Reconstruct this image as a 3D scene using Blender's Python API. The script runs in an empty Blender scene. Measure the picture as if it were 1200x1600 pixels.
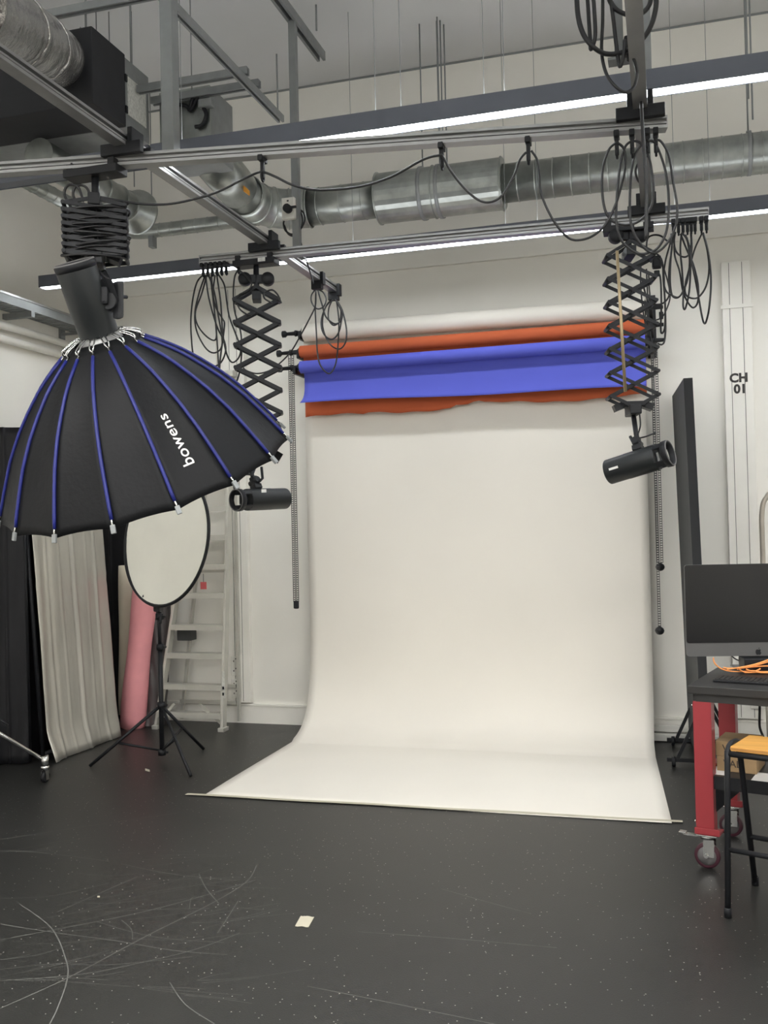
import bpy, bmesh, math, random
from mathutils import Vector, Matrix
random.seed(4)
V = Vector; PI = math.pi; R_ = math.radians
C = bpy.context.scene.collection
scn = bpy.context.scene

# ------------------------------------------------------------------ camera
YAW, PITCH, ROLL, FPX = R_(16.35), R_(.95), R_(1.3), 1500.0
CAM = V((0, 0, 1.5))
FW = V((-math.sin(YAW)*math.cos(PITCH), math.cos(YAW)*math.cos(PITCH), math.sin(PITCH)))
R0 = V((math.cos(YAW), math.sin(YAW), 0)); U0 = R0.cross(FW)
RT = R0*math.cos(ROLL) - U0*math.sin(ROLL)
UP = R0*math.sin(ROLL) + U0*math.cos(ROLL)
cd = bpy.data.cameras.new('camera'); cam = bpy.data.objects.new('camera', cd); C.objects.link(cam)
cd.sensor_fit = 'VERTICAL'; cd.sensor_height = 36; cd.lens = FPX/1600*36; cd.clip_end = 100
m = Matrix((RT, UP, -FW)).transposed().to_4x4(); m.translation = CAM; cam.matrix_world = m
scn.camera = cam

# ------------------------------------------------------------------ world and exposure
w = bpy.data.worlds.new('world'); scn.world = w; w.use_nodes = True
w.node_tree.nodes['Background'].inputs[0].default_value = (.8, .85, .9, 1)
w.node_tree.nodes['Background'].inputs[1].default_value = .05
scn.view_settings.view_transform = 'Standard'; scn.view_settings.look = 'None'
scn.view_settings.gamma = 1; scn.view_settings.use_curve_mapping = False
scn.view_settings.exposure = 0.0
LED_STRENGTH = 27.0          # the room's linear LED fittings
UP_FILL = 5.0                # upward glow added to the fittings to brighten the ceiling
REAR_UP_FILL = 32.0  # stronger added upward glow on the unseen rear fittings
REAR_FILL = 105.0              # unseen fittings added over and behind the camera, stronger for frontal light

# ------------------------------------------------------------------ measuring helper: where a line of sight meets a real plane
def ray(px, py): return FW + RT*((px-600)/FPX) - UP*((py-800)/FPX)
def at(px, py, X=None, Y=None, Z=None, d=None, P=None, N=None):
    v = ray(px, py)
    if X is not None: t = X/v.x
    elif Y is not None: t = Y/v.y
    elif Z is not None: t = (Z-CAM.z)/v.z
    elif d is not None: t = d
    else: t = (V(P)-CAM).dot(V(N))/v.dot(V(N))
    return CAM + v*t

# ------------------------------------------------------------------ materials
def lin(c):
    return tuple(((x/255)/12.92 if x/255 <= .04045 else ((x/255+.055)/1.055)**2.4) for x in c) + (1,)
def mat(name, rgb, rough=.6, metal=0, var=.08, scale=8, bump=0, bscale=60, stretch=None, spec=.5, coat=0):
    M = bpy.data.materials.new(name); M.use_nodes = True
    nt = M.node_tree; b = nt.nodes['Principled BSDF']
    b.inputs['Roughness'].default_value = rough; b.inputs['Metallic'].default_value = metal
    b.inputs['Specular IOR Level'].default_value = spec; b.inputs['Coat Weight'].default_value = coat
    tc = nt.nodes.new('ShaderNodeTexCoord'); src = tc.outputs['Object']
    if stretch:
        mp = nt.nodes.new('ShaderNodeMapping'); mp.inputs['Scale'].default_value = stretch
        nt.links.new(src, mp.inputs['Vector']); src = mp.outputs['Vector']
    n = nt.nodes.new('ShaderNodeTexNoise'); n.inputs['Scale'].default_value = scale; n.inputs['Detail'].default_value = 4
    nt.links.new(src, n.inputs['Vector'])
    r = nt.nodes.new('ShaderNodeValToRGB'); c = lin(rgb)
    r.color_ramp.elements[0].color = tuple(x*(1-var) for x in c[:3])+(1,)
    r.color_ramp.elements[1].color = tuple(min(1, x*(1+var)) for x in c[:3])+(1,)
    r.color_ramp.elements[0].position = .3; r.color_ramp.elements[1].position = .7
    nt.links.new(n.outputs['Fac'], r.inputs['Fac']); nt.links.new(r.outputs['Color'], b.inputs['Base Color'])
    if bump:
        n2 = nt.nodes.new('ShaderNodeTexNoise'); n2.inputs['Scale'].default_value = bscale; n2.inputs['Detail'].default_value = 3
        nt.links.new(src, n2.inputs['Vector'])
        bp = nt.nodes.new('ShaderNodeBump'); bp.inputs['Strength'].default_value = bump; bp.inputs['Distance'].default_value = .01
        nt.links.new(n2.outputs['Fac'], bp.inputs['Height']); nt.links.new(bp.outputs['Normal'], b.inputs['Normal'])
    return M
def emit(name, rgb, strength):
    M = bpy.data.materials.new(name); M.use_nodes = True; nt = M.node_tree
    b = nt.nodes['Principled BSDF']; b.inputs['Base Color'].default_value = (.9, .9, .9, 1)
    b.inputs['Emission Color'].default_value = tuple(rgb)+(1,); b.inputs['Emission Strength'].default_value = strength
    return M
M = {
 'wall': mat('painted_wall', (244, 241, 233), .8, var=.03, scale=1.5, bump=.05, bscale=120),
 'ceil': mat('painted_ceiling', (222, 222, 222), .9, var=.04, scale=.8),
 'trim': mat('white_trim', (244, 241, 233), .5, var=.02),
 'paper': mat('white_paper', (236, 231, 221), .85, var=.02, scale=1.2, bump=.04, bscale=5),
 'orange': mat('orange_paper', (200, 98, 58), .85, var=.05, scale=3, bump=.05, bscale=9),
 'blue': mat('blue_paper', (88, 96, 202), .8, var=.04, scale=2, bump=.05, bscale=7),
 'alu': mat('aluminium', (158, 158, 157), .38, .7, var=.05, scale=20),
 'galv': mat('galvanised_duct', (164, 168, 164), .36, .9, var=.22, scale=9, bump=.06, bscale=14),
 'strut': mat('grey_strut', (140, 143, 143), .5, .3, var=.08, scale=14),
 'foil': mat('foil_sleeve', (196, 194, 192), .27, .95, var=.2, scale=7, bump=.8, bscale=22),
 'black': mat('black_plastic', (28, 29, 32), .5, spec=.3, var=.1, scale=20),
 'blackm': mat('black_metal', (30, 31, 34), .45, .1, spec=.3, var=.1, scale=20),
 'boxblk': mat('black_insulation', (46, 47, 50), .85, var=.12, scale=6),
 'cable': mat('black_rubber_cable', (30, 30, 32), .42, var=.05),
 'head': mat('flash_head_black', (31, 34, 35), .42, spec=.4, var=.05, scale=6),
 'fabric': mat('black_nylon', (17, 18, 20), .55, var=.14, scale=5, bump=.15, bscale=40, spec=.22),
 'inner': mat('silver_lining', (180, 180, 180), .4, .6),
 'piping': mat('blue_piping', (26, 34, 112), .5, var=.1, scale=20),
 'chrome': mat('chrome', (210, 210, 208), .18, 1, var=.04),
 'white': mat('white_print', (236, 234, 230), .6, var=.01),
 'silver': mat('silver_cloth', (196, 193, 184), .34, .55, var=.12, scale=2.2, bump=.3, bscale=7, stretch=(1, 2.2, .7)),
 'drape': mat('black_drape', (24, 24, 27), .55, spec=.3, var=.15, scale=3, bump=.3, bscale=10),
 'cream': mat('cream_paper', (222, 212, 190), .8, var=.03),
 'pink': mat('pink_paper', (246, 166, 170), .8, var=.04),
 'wrap': mat('grey_wrapped_tube', (82, 78, 78), .35, var=.4, scale=5, bump=.7, bscale=14, stretch=(1, 1, .3)),
 'refl': mat('reflector_cloth', (248, 246, 234), .55, var=.03, scale=3, bump=.15, bscale=5),
 'red': mat('red_paint', (150, 48, 54), .45, var=.05, coat=.2),
 'tabtop': mat('black_worktop', (42, 41, 40), .5, var=.1),
 'screen': mat('dark_screen', (16, 17, 20), .18, var=.05),
 'chin': mat('space_grey_metal', (98, 98, 98), .45, .4, var=.03),
 'wood': mat('ply_seat', (206, 152, 74), .5, var=.16, scale=3, stretch=(1, 7, 1)),
 'woodedge': mat('ply_edge', (170, 120, 62), .6, var=.2, scale=10, stretch=(1, 1, 20)),
 'cord': mat('orange_cord', (252, 164, 92), .45, var=.05),
 'card': mat('brown_card', (152, 126, 92), .8, var=.05, scale=12),
 'ink': mat('dark_ink', (62, 52, 44), .8, var=.02),
 'ink2': mat('grey_ink', (66, 64, 62), .8, var=.02),
 'wheel': mat('maroon_wheel', (62, 26, 38), .5, var=.1),
 'wgrey': mat('grey_hub', (110, 108, 108), .5),
 'tapem': mat('masking_tape', (190, 184, 164), .8, var=.05),
 'board': mat('black_board', (66, 68, 68), .75, var=.05),
 'board2': mat('black_board_shaded_edge', (44, 45, 47), .8, var=.05),  # darker copy of the lit face: shade on the near edge put into colour
 'ladder': mat('ladder_aluminium', (206, 204, 196), .42, .55, var=.06, scale=8),
 'brass': mat('tan_rod', (176, 156, 122), .4, .5, var=.06),
 'socket': mat('socket_white', (228, 226, 218), .5, var=.01),
 'hole': mat('dark_slot', (60, 58, 56), .8),
 'label': mat('paper_label', (206, 206, 200), .7, var=.2, scale=60),
 'stick': mat('orange_sticker', (226, 158, 52), .6),
 'chain': mat('dark_chain', (70, 68, 66), .5, var=.1),
 'perspex': mat('pale_tube', (176, 168, 156), .3, .2),
 'housing': mat('hazed_dark_fitting', (98, 102, 112), .5, .2, var=.04),  # black housing lightened: blue-grey lens haze put into the colour
 'tag': mat('red_tag', (206, 96, 96), .6),
 'scuff': mat('scuffed_rubber', (108, 108, 104), .8, var=.2),
 'dbox': mat('dark_grey_box', (74, 76, 76), .7),
 'glass': mat('front_glass', (58, 62, 66), .15),
 'led': emit('led_diffuser', (.93, .97, 1.0), LED_STRENGTH),
 'up_fill': emit('added_up_fill', (.97, .98, 1.0), UP_FILL),
 'rear_up_fill': emit('added_up_fill_rear', (.93, .97, 1.0), REAR_UP_FILL),
 'rear_fill': emit('added_led_fill_rear', (1.0, .985, .96), REAR_FILL),
}
# rubber floor with fine pale flecks and a soft sheen
def floor_mat():
    F = mat('speckled_rubber_floor', (33, 33, 31), .42, spec=.6, var=.1, scale=2.5, bump=.08, bscale=180)
    nt = F.node_tree; b = nt.nodes['Principled BSDF']; ramp = b.inputs['Base Color'].links[0].from_node
    tc = [n for n in nt.nodes if n.type == 'TEX_COORD'][0]
    vo = nt.nodes.new('ShaderNodeTexVoronoi'); vo.inputs['Scale'].default_value = 42
    nt.links.new(tc.outputs['Object'], vo.inputs['Vector'])
    lt = nt.nodes.new('ShaderNodeMath'); lt.operation = 'LESS_THAN'; lt.inputs[1].default_value = .1
    nt.links.new(vo.outputs['Distance'], lt.inputs[0])
    sp = nt.nodes.new('ShaderNodeSeparateColor'); nt.links.new(vo.outputs['Color'], sp.inputs[0])
    g = nt.nodes.new('ShaderNodeMath'); g.operation = 'GREATER_THAN'; g.inputs[1].default_value = .5
    nt.links.new(sp.outputs[0], g.inputs[0])
    mu = nt.nodes.new('ShaderNodeMath'); mu.operation = 'MULTIPLY'
    nt.links.new(lt.outputs[0], mu.inputs[0]); nt.links.new(g.outputs[0], mu.inputs[1])
    mx = nt.nodes.new('ShaderNodeMix'); mx.data_type = 'RGBA'
    nt.links.new(mu.outputs[0], mx.inputs['Factor']); nt.links.new(ramp.outputs['Color'], mx.inputs['A'])
    mx.inputs['B'].default_value = lin((170, 168, 160)); nt.links.new(mx.outputs['Result'], b.inputs['Base Color'])
    return F
M['floor'] = floor_mat()

# ------------------------------------------------------------------ object helpers
INV = {}
def thing(name, label, cat, loc=(0, 0, 0), group=None, rz=0):
    o = bpy.data.objects.new(name, None); C.objects.link(o); o.location = loc; o.rotation_euler = (0, 0, rz)
    o.empty_display_size = .1; o['label'] = label; o['category'] = cat
    if group: o['group'] = group
    INV[o.name] = (Matrix.Translation(V(loc)) @ Matrix.Rotation(rz, 4, 'Z')).inverted()
    return o
def tag(o, label, cat, group=None):
    o['label'] = label; o['category'] = cat
    if group: o['group'] = group
    return o
def frame(z, x=None):
    z = V(z).normalized()
    x = V(x) if x is not None else (V((0, 0, 1)) if abs(z.z) < .9 else V((1, 0, 0)))
    y = z.cross(x).normalized(); x = y.cross(z).normalized()
    return x, y, z
class MB:
    def __init__(s): s.v = []; s.f = []; s.sm = []
    def add(s, vs, fs, smooth=False):
        n = len(s.v); s.v += [V(p) for p in vs]
        for f in fs: s.f.append([i+n for i in f]); s.sm.append(smooth)
        return s
    def box(s, c, size, ax=None, bev=0):
        c = V(c); X, Y, Z = ax if ax else (V((1, 0, 0)), V((0, 1, 0)), V((0, 0, 1)))
        a, b, d = [q/2 for q in size]
        if bev <= 0:
            vs = [c+X*(i*a)+Y*(j*b)+Z*(k*d) for k in (-1, 1) for j in (-1, 1) for i in (-1, 1)]
            return s.add(vs, [(0, 2, 3, 1), (4, 5, 7, 6), (0, 1, 5, 4), (2, 6, 7, 3), (0, 4, 6, 2), (1, 3, 7, 5)])
        e = min(bev, a*.9, b*.9, d*.9); bm = bmesh.new()
        bmesh.ops.create_cube(bm, size=1)
        for v in bm.verts: v.co = V((v.co.x*2*a, v.co.y*2*b, v.co.z*2*d))
        bmesh.ops.bevel(bm, geom=bm.edges[:], offset=e, segments=2, affect='EDGES', profile=.6)
        bm.verts.ensure_lookup_table()
        vs = [c+X*v.co.x+Y*v.co.y+Z*v.co.z for v in bm.verts]; fs = [[v.index for v in f.verts] for f in bm.faces]
        bm.free(); return s.add(vs, fs)
    def bb(s, lo, hi, bev=0):
        lo, hi = V(lo), V(hi); return s.box((lo+hi)/2, [abs(q) for q in (hi-lo)], bev=bev)
    def bar(s, p, q, wx, wy, x=None, bev=0):
        p, q = V(p), V(q); X, Y, Z = frame(q-p, x); return s.box((p+q)/2, (wx, wy, (q-p).length), (X, Y, Z), bev)
    def prism(s, p, q, poly, x=None):
        p, q = V(p), V(q); X, Y, Z = frame(q-p, x); n = len(poly)
        vs = [p+X*a+Y*b for a, b in poly]+[q+X*a+Y*b for a, b in poly]
        fs = [(i, (i+1) % n, (i+1) % n+n, i+n) for i in range(n)]+[tuple(range(n))[::-1], tuple(range(n, 2*n))]
        return s.add(vs, fs)
    def lathe(s, p, q, prof, seg=24, smooth=True, cap=True):
        """prof: (t along the axis in metres from p, radius)"""
        p, q = V(p), V(q); X, Y, Z = frame(q-p); vs = []; fs = []
        for t, r in prof:
            for k in range(seg):
                a = 2*PI*k/seg; vs.append(p+Z*t+(X*math.cos(a)+Y*math.sin(a))*max(r, 1e-4))
        for i in range(len(prof)-1):
            for k in range(seg):
                k2 = (k+1) % seg; fs.append((i*seg+k, i*seg+k2, (i+1)*seg+k2, (i+1)*seg+k))
        s.add(vs, fs, smooth)
        if cap:
            n = len(s.v)-len(vs)
            s.f.append([n+k for k in range(seg)][::-1]); s.sm.append(False)
            s.f.append([n+(len(prof)-1)*seg+k for k in range(seg)]); s.sm.append(False)
        return s
    def cyl(s, p, q, r, r2=None, seg=16, cap=True):
        L = (V(q)-V(p)).length; return s.lathe(p, q, [(0, r), (L, r if r2 is None else r2)], seg, True, cap)
    def ring(s, c, n, r, t, seg=32, ts=8):
        X, Y, Z = frame(n); return s.tube([V(c)+(X*math.cos(2*PI*k/seg)+Y*math.sin(2*PI*k/seg))*r for k in range(seg)], t, ts, closed=True)
    def tube(s, pts, r, seg=6, closed=False, rad=None):
        pts = [V(p) for p in pts]; n = len(pts); T = []
        for i in range(n):
            a = pts[(i-1) % n] if (closed or i > 0) else pts[i]; b = pts[(i+1) % n] if (closed or i < n-1) else pts[i]
            T.append((b-a).normalized())
        X, Y, Z = frame(T[0]); vs = []; fs = []
        for i in range(n):
            X = (X-T[i]*X.dot(T[i])).normalized(); Y = T[i].cross(X); rr = rad[i] if rad else r
            for k in range(seg):
                a = 2*PI*k/seg; vs.append(pts[i]+(X*math.cos(a)+Y*math.sin(a))*rr)
        m_ = n if closed else n-1
        for i in range(m_):
            j = (i+1) % n
            for k in range(seg):
                k2 = (k+1) % seg; fs.append((i*seg+k, i*seg+k2, j*seg+k2, j*seg+k))
        if not closed: fs += [tuple(range(seg))[::-1], tuple(range((n-1)*seg, n*seg))]
        return s.add(vs, fs, True)
    def grid(s, fn, nu, nv, smooth=True):
        vs = [fn(i/nu, j/nv) for j in range(nv+1) for i in range(nu+1)]
        return s.add(vs, [(j*(nu+1)+i, j*(nu+1)+i+1, (j+1)*(nu+1)+i+1, (j+1)*(nu+1)+i) for j in range(nv) for i in range(nu)], smooth)
    def build(s, name, m_, parent=None, thick=0, kind=None):
        me = bpy.data.meshes.new(name); root = parent
        vs = s.v
        if parent is not None:
            root = parent
            while root.parent is not None: root = root.parent
            iv = INV.get(root.name)
            if iv is not None: vs = [iv @ v for v in vs]
        elif name not in STRUCT_KEEP:
            xs = [v.x for v in vs]; ys = [v.y for v in vs]; zs = [v.z for v in vs]
            base = V(((min(xs)+max(xs))/2, (min(ys)+max(ys))/2, min(zs))); vs = [v-base for v in vs]
        me.from_pydata([tuple(v) for v in vs], [], s.f)
        me.materials.append(M[m_] if isinstance(m_, str) else m_)
        me.polygons.foreach_set('use_smooth', s.sm); me.update()
        bm = bmesh.new(); bm.from_mesh(me); bmesh.ops.recalc_face_normals(bm, faces=bm.faces); bm.to_mesh(me); bm.free()
        o = bpy.data.objects.new(name, me); C.objects.link(o)
        if parent is not None: o.parent = parent
        elif name not in STRUCT_KEEP:
            o.location = base; INV[o.name] = Matrix.Translation(base).inverted()
        if thick:
            md = o.modifiers.new('thickness', 'SOLIDIFY'); md.thickness = thick; md.offset = 0
        if kind: o['kind'] = kind
        return o
STRUCT_KEEP = {'floor', 'ceiling', 'wall_back', 'wall_left', 'wall_right', 'wall_rear', 'baseboard_back', 'baseboard_left', 'trim_1', 'trim_2'}
def smooth(pts, n=6, closed=False):
    pts = [V(p) for p in pts]; out = []; N = len(pts); rng = range(N if closed else N-1)
    for i in rng:
        g = lambda k: pts[k % N] if closed else pts[max(0, min(N-1, k))]
        p0, p1, p2, p3 = g(i-1), g(i), g(i+1), g(i+2)
        for k in range(n):
            t = k/n
            out.append(.5*((2*p1)+(p2-p0)*t+(2*p0-5*p1+4*p2-p3)*t*t+(3*p1-p0-3*p2+p3)*t**3))
    if not closed: out.append(pts[-1])
    return out
def text_mesh(txt, size, bold=0, spacing=1.0):
    cu = bpy.data.curves.new('txt', 'FONT'); cu.body = txt; cu.size = size; cu.offset = bold; cu.space_character = spacing
    cu.resolution_u = 4; ob = bpy.data.objects.new('txt', cu); C.objects.link(ob)
    dg = bpy.context.evaluated_depsgraph_get(); me = bpy.data.meshes.new_from_object(ob.evaluated_get(dg))
    vs = [v.co.copy() for v in me.vertices]; fs = [list(p.vertices) for p in me.polygons]
    bpy.data.objects.remove(ob); bpy.data.curves.remove(cu); bpy.data.meshes.remove(me)
    return vs, fs
def structure(o): o['kind'] = 'structure'; return o

# ------------------------------------------------------------------ room shell
WY = 6.93; XL = -4.65; XR = 4.2; YR = -4.5; CH = 4.92
fl = structure(MB().bb((XL-.1, YR-.1, -.1), (XR+.1, WY+.1, 0)).build('floor', 'floor'))
structure(MB().bb((XL-.1, YR-.1, CH), (XR+.1, WY+.1, CH+.1)).build('ceiling', 'ceil'))
structure(MB().bb((XL-.1, WY, 0), (XR+.1, WY+.12, CH)).build('wall_back', 'wall'))
structure(MB().bb((XL-.12, YR, 0), (XL, WY, CH)).build('wall_left', 'wall'))
structure(MB().bb((XR, YR, 0), (XR+.12, WY, CH)).build('wall_right', 'wall'))
structure(MB().bb((XL, YR-.12, 0), (XR, YR, CH)).build('wall_rear', 'wall'))
sk = MB(); sk.bb((XL, WY-.018, 0), (XR, WY, .145)); sk.bb((XL, WY-.026, .135), (XR, WY, .155), bev=.004)
structure(sk.build('baseboard_back', 'trim'))
structure(MB().bb((XL, YR, 0), (XL+.018, WY-.03, .15), bev=.004).build('baseboard_left', 'trim'))
# shallow ledges where the upper wall lining steps forward
structure(MB().bb((XL, WY-.03, 3.43), (XR, WY, CH), bev=.004).build('trim_1', 'wall'))
structure(MB().bb((XL, WY-.035, 4.905), (XR, WY-.02, CH), bev=.002).build('trim_2', 'strut'))

# scuffs dragged into the rubber floor (real wear, traced on the floor plane)
def scuff(paths):
    b = MB()
    for wd, pl in paths:
        P = smooth([at(x, y, Z=0) for x, y in pl], 6); Pz = [V((p.x, p.y, .0006)) for p in P]
        for i in range(len(Pz)-1):
            a, c = Pz[i], Pz[i+1]; t = (c-a).normalized(); n_ = V((-t.y, t.x, 0))*wd/2
            b.add([a-n_, c-n_, c+n_, a+n_], [(0, 1, 2, 3)])
    return b
S = [(.004, [(0, 1576), (110, 1526), (230, 1462), (330, 1412), (385, 1378), (401, 1352)]), (.004, [(30, 1412), (80, 1450), (103, 1500), (105, 1530), (90, 1575), (75, 1605)]),
     (.0035, [(0, 1312), (130, 1292), (280, 1270)]), (.003, [(0, 1533), (130, 1522), (240, 1500), (310, 1482), (375, 1458)]),
     (.0035, [(0, 1469), (100, 1450), (210, 1428), (300, 1405), (400, 1375)]), (.003, [(0, 1330), (70, 1333), (170, 1346)]),
     (.003, [(190, 1350), (270, 1366), (370, 1376)]), (.0035, [(311, 1366), (322, 1388), (342, 1412)]),
     (.003, [(0, 1444), (90, 1458), (180, 1470), (270, 1485), (355, 1492)]), (.003, [(90, 1425), (180, 1385), (215, 1370)]),
     (.003, [(340, 1458), (355, 1435), (372, 1408)]), (.003, [(560, 1456), (700, 1466), (870, 1481)]), (.003, [(480, 1541), (600, 1565), (780, 1602)]),
     (.003, [(265, 1535), (290, 1570), (335, 1600)]), (.003, [(690, 1389), (760, 1409), (830, 1428)]), (.002, [(0, 1404), (80, 1400), (170, 1380)]),
     (.002, [(0, 1500), (60, 1492), (110, 1476)]), (.002, [(0, 1515), (90, 1506), (170, 1508), (300, 1495)]), (.002, [(150, 1440), (240, 1464), (350, 1473)]),
     (.002, [(190, 1438), (205, 1452), (207, 1468)]), (.002, [(296, 1420), (300, 1403), (318, 1402)]), (.002, [(370, 1418), (412, 1422)]),
     (.002, [(300, 1442), (370, 1438), (440, 1420)]), (.002, [(230, 1395), (330, 1380), (410, 1370)]), (.002, [(30, 1330), (90, 1330), (150, 1328)])]
rr = random.Random(3)
for k in range(46):
    x = rr.uniform(-20, 330); y = rr.uniform(1330, 1560); L = rr.uniform(40, 170); s_ = rr.uniform(-.28, .12)
    S.append((.0015, [(x, y), (x+L/2, y+s_*L/2+rr.uniform(-4, 4)), (x+L, y+s_*L)]))
sc = scuff(S).build('scuff_mark', 'scuff', fl, kind='stuff')

# wall trunking with sockets: left one (behind ladder) and right one marked CH 01
def trunking(name, x0, x1, z0, z1, grooves, label):
    b = MB(); b.bb((x0, WY-.055, z0), (x1, WY-.0005, z1), bev=.004); t = b.build(name, 'trim'); tag(t, label, 'trunking')
    g = MB()
    for gx in grooves: g.bb((gx-.0015, WY-.0565, z0+.01), (gx+.0015, WY-.0545, z1-.01))
    g.build('cover_seam', 'hole', t); return t
t = trunking('wall_trunking', -3.32, -3.13, .165, 3.41, (-3.255, -3.19), 'wide white wall trunking running up beside the ladder with two double sockets')
def socket(x, z, parent, y=WY-.055, wd=.085, h=.15):
    s_ = MB().bb((x-wd/2, y-.012, z-h/2), (x+wd/2, y, z+h/2), bev=.004).build('socket', 'socket', parent)
    b = MB()
    for dz in (-h*.25, h*.25):
        for q in (-.018, .018): b.bb((x+q-.004, y-.0128, z+dz-.006), (x+q+.004, y-.0118, z+dz+.006))
        b.bb((x-.004, y-.0128, z+dz+.014), (x+.004, y-.0118, z+dz+.024))
    b.build('pin_hole', 'hole', s_, kind='stuff'); return s_
socket(-3.245, .45, t); socket(-3.245, .275, t)
t = trunking('wall_trunking', .405, .59, .165, 3.25, (.452, .535), 'wide white wall trunking with lettering CH 01, right of the paper backdrop')
socket(.56, .29, t, wd=.1, h=.11)
for txt, zz, xx in (('CH', 2.43, .437), ('01', 2.355, .463)):
    vs, fs = text_mesh(txt, .082, bold=.0035)
    MB().add([V((xx+v.x, WY-.0572, zz+v.y+.0)) for v in vs], fs).build('lettering', 'ink2', t)
b = MB(); b.bb((.395, WY-.062, 2.93), (.6, WY-.056, 2.955)); b.build('strap', 'trim', t)
MB().bb((-3.45, WY-.03, 2.1), (-3.38, WY-.0005, 3.3), bev=.003).build('wall_conduit', 'trim')
tag(bpy.data.objects['wall_conduit'], 'slim white conduit strip left of the wide trunking above the ladder', 'conduit')
# pipes on the left wall
for z, r, lb in ((3.04, .028, 'upper of two white pipes along the left wall'), (2.94, .028, 'lower of two white pipes along the left wall')):
    b = MB(); b.cyl((XL+.05, 1.5, z), (XL+.05, WY-.001, z), r); o = b.build('wall_pipe', 'trim'); tag(o, lb, 'pipe')
    b = MB()
    for y in (3.5, 4.6, 5.7, 6.75): b.bb((XL, y-.015, z-.035), (XL+.05, y+.015, z+.035))
    b.build('clip', 'trim', o)
# cable tray on the left wall
tr = thing('cable_tray', 'perforated grey metal cable tray hung along left wall, upper left', 'cable tray', (-4.4, 5.5, 3.2))
MB().bb((-4.41, 2.0, 3.14), (-4.4, 6.88, 3.21)).build('side_rail', 'strut', tr)
MB().bb((-4.58, 2.0, 3.14), (-4.57, 6.88, 3.21)).build('side_rail', 'strut', tr)
b = MB()
for k in range(96): b.bb((-4.57, 2.0+k*.05, 3.14), (-4.41, 2.025+k*.05, 3.145))
b.build('rung', 'strut', tr, kind='stuff')
MB().bb((-4.43, 2.0, 3.2), (-4.395, 6.88, 3.215)).build('lip', 'alu', tr)
b = MB()
for y in (3.4, 4.9, 6.0): b.bb((XL, y-.02, 3.1), (-4.4, y+.02, 3.14))
b.build('bracket', 'strut', tr)
br = thing('wall_bracket', 'small grey slotted wall bracket with two arms above the black softbox', 'bracket', (-4.64, 6.6, 2.9))
p = at(100, 515, X=-4.62)
MB().bb((-4.65, p.y-.03, p.z-.13), (-4.63, p.y+.03, p.z+.13)).build('plate', 'strut', br)
b = MB(); b.bb((-4.63, p.y-.02, p.z+.03), (-4.2, p.y+.0, p.z+.05)); b.bb((-4.63, p.y-.02, p.z-.05), (-4.2, p.y, p.z-.03)); b.build('arm', 'strut', br)

# ------------------------------------------------------------------ linear LED fittings
def led(x0, x1, y, z, label, m_='led', wires=(), up=True):
    t = thing('linear_light', label, 'ceiling light', ((x0+x1)/2, y, z))
    wd, h = .085, .085
    b = MB(); b.bb((x0, y-wd/2, z+.012), (x1, y+wd/2, z+h)); b.bb((x0, y-wd/2, z), (x1, y-wd/2+.006, z+.014)); b.bb((x0, y+wd/2-.006, z), (x1, y+wd/2, z+.014))
    b.bb((x0, y-wd/2, z), (x0+.006, y+wd/2, z+.014)); b.bb((x1-.006, y-wd/2, z), (x1, y+wd/2, z+.014))
    b.build('housing', 'housing', t)
    MB().bb((x0+.008, y-wd/2+.008, z+.002), (x1-.008, y+wd/2-.008, z+.011)).build('diffuser', m_, t)
    if up: MB().bb((x0+.02, y-wd/2+.012, z+h), (x1-.02, y+wd/2-.012, z+h+.003)).build('added_uplight', 'rear_up_fill' if m_ == 'rear_fill' else 'up_fill', t)  # added glowing top that lights the ceiling
    for xw in wires:
        MB().cyl((xw, y, z+h), (xw, y, CH), .0018, seg=5).build('suspension_wire', 'strut', t)
    return t
led(-2.35, 3.4, 4.17, 3.3, 'nearer long black linear LED light crossing the top of the frame', wires=(-2.2, -1.22, -1.1, -.72, -.63, .5, 2.4))
led(-2.35-2.3, -2.36, 4.17, 3.3, 'left continuation of the nearer linear light, behind the aluminium rail', 'housing', up=False)
led(-4.32, 3.4, 6.0, 3.3, 'farther long black linear LED light behind the far rail', wires=(-4.05, -1.93, -.92, -.72, .1, .3, 2.5))
for y, lb in ((1.9, 'added unseen LED fill light over the camera position'), (-.4, 'added unseen LED fill light behind the camera'), (-2.7, 'added unseen LED fill light at the rear of the room')):  # out of view, added to light the room from the camera side
    led(-4.0, 3.4, y, 3.3, lb, 'rear_fill', (-3, 0, 2.5))

# ------------------------------------------------------------------ studio rail system
def rail(name, p, q, label, wd=.055, h=.05):
    p, q = V(p), V(q); X = V((0, 0, 1)); a, c = h/2, wd/2
    poly = [(-a, -c), (-a, c), (-a+.013, c), (-a+.013, c-.02), (-.006, c-.02), (-.006, c-.004), (.002, c-.004), (.002, c-.02), (a-.012, c-.02), (a-.012, c), (a, c), (a, -c), (a-.012, -c), (a-.012, -c+.02), (.002, -c+.02), (.002, -c+.004), (-.006, -c+.004), (-.006, -c+.02), (-a+.013, -c+.02), (-a+.013, -c)]
    t = thing(name, label, 'rail', tuple((p+q)/2)); MB().prism(p, q, poly, x=X).build('profile', 'alu', t)
    for e in (p, q):
        d = (q-p).normalized()*(.004 if e is q else -.004); MB().bar(e, e+d, h, wd, x=X).build('end_cap', 'alu', t)
    return t
ZL, ZC = 3.165, 3.095
railL = rail('ceiling_rail', (-2.17, .6, ZL), (-2.17, 6.33, ZL), 'long aluminium rail running away from camera on the left')
railR = rail('ceiling_rail', (-.055, .6, ZL), (-.055, 5.45, ZL), 'long aluminium rail running away from camera on the right')
def yn(x): return 4.0+.172*(x-.04)
nP, nN = V((.04, 4.0, 3.1)), V((-.172, 1, 0)).normalized()
nd = V((1, .172, 0)).normalized()
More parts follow.
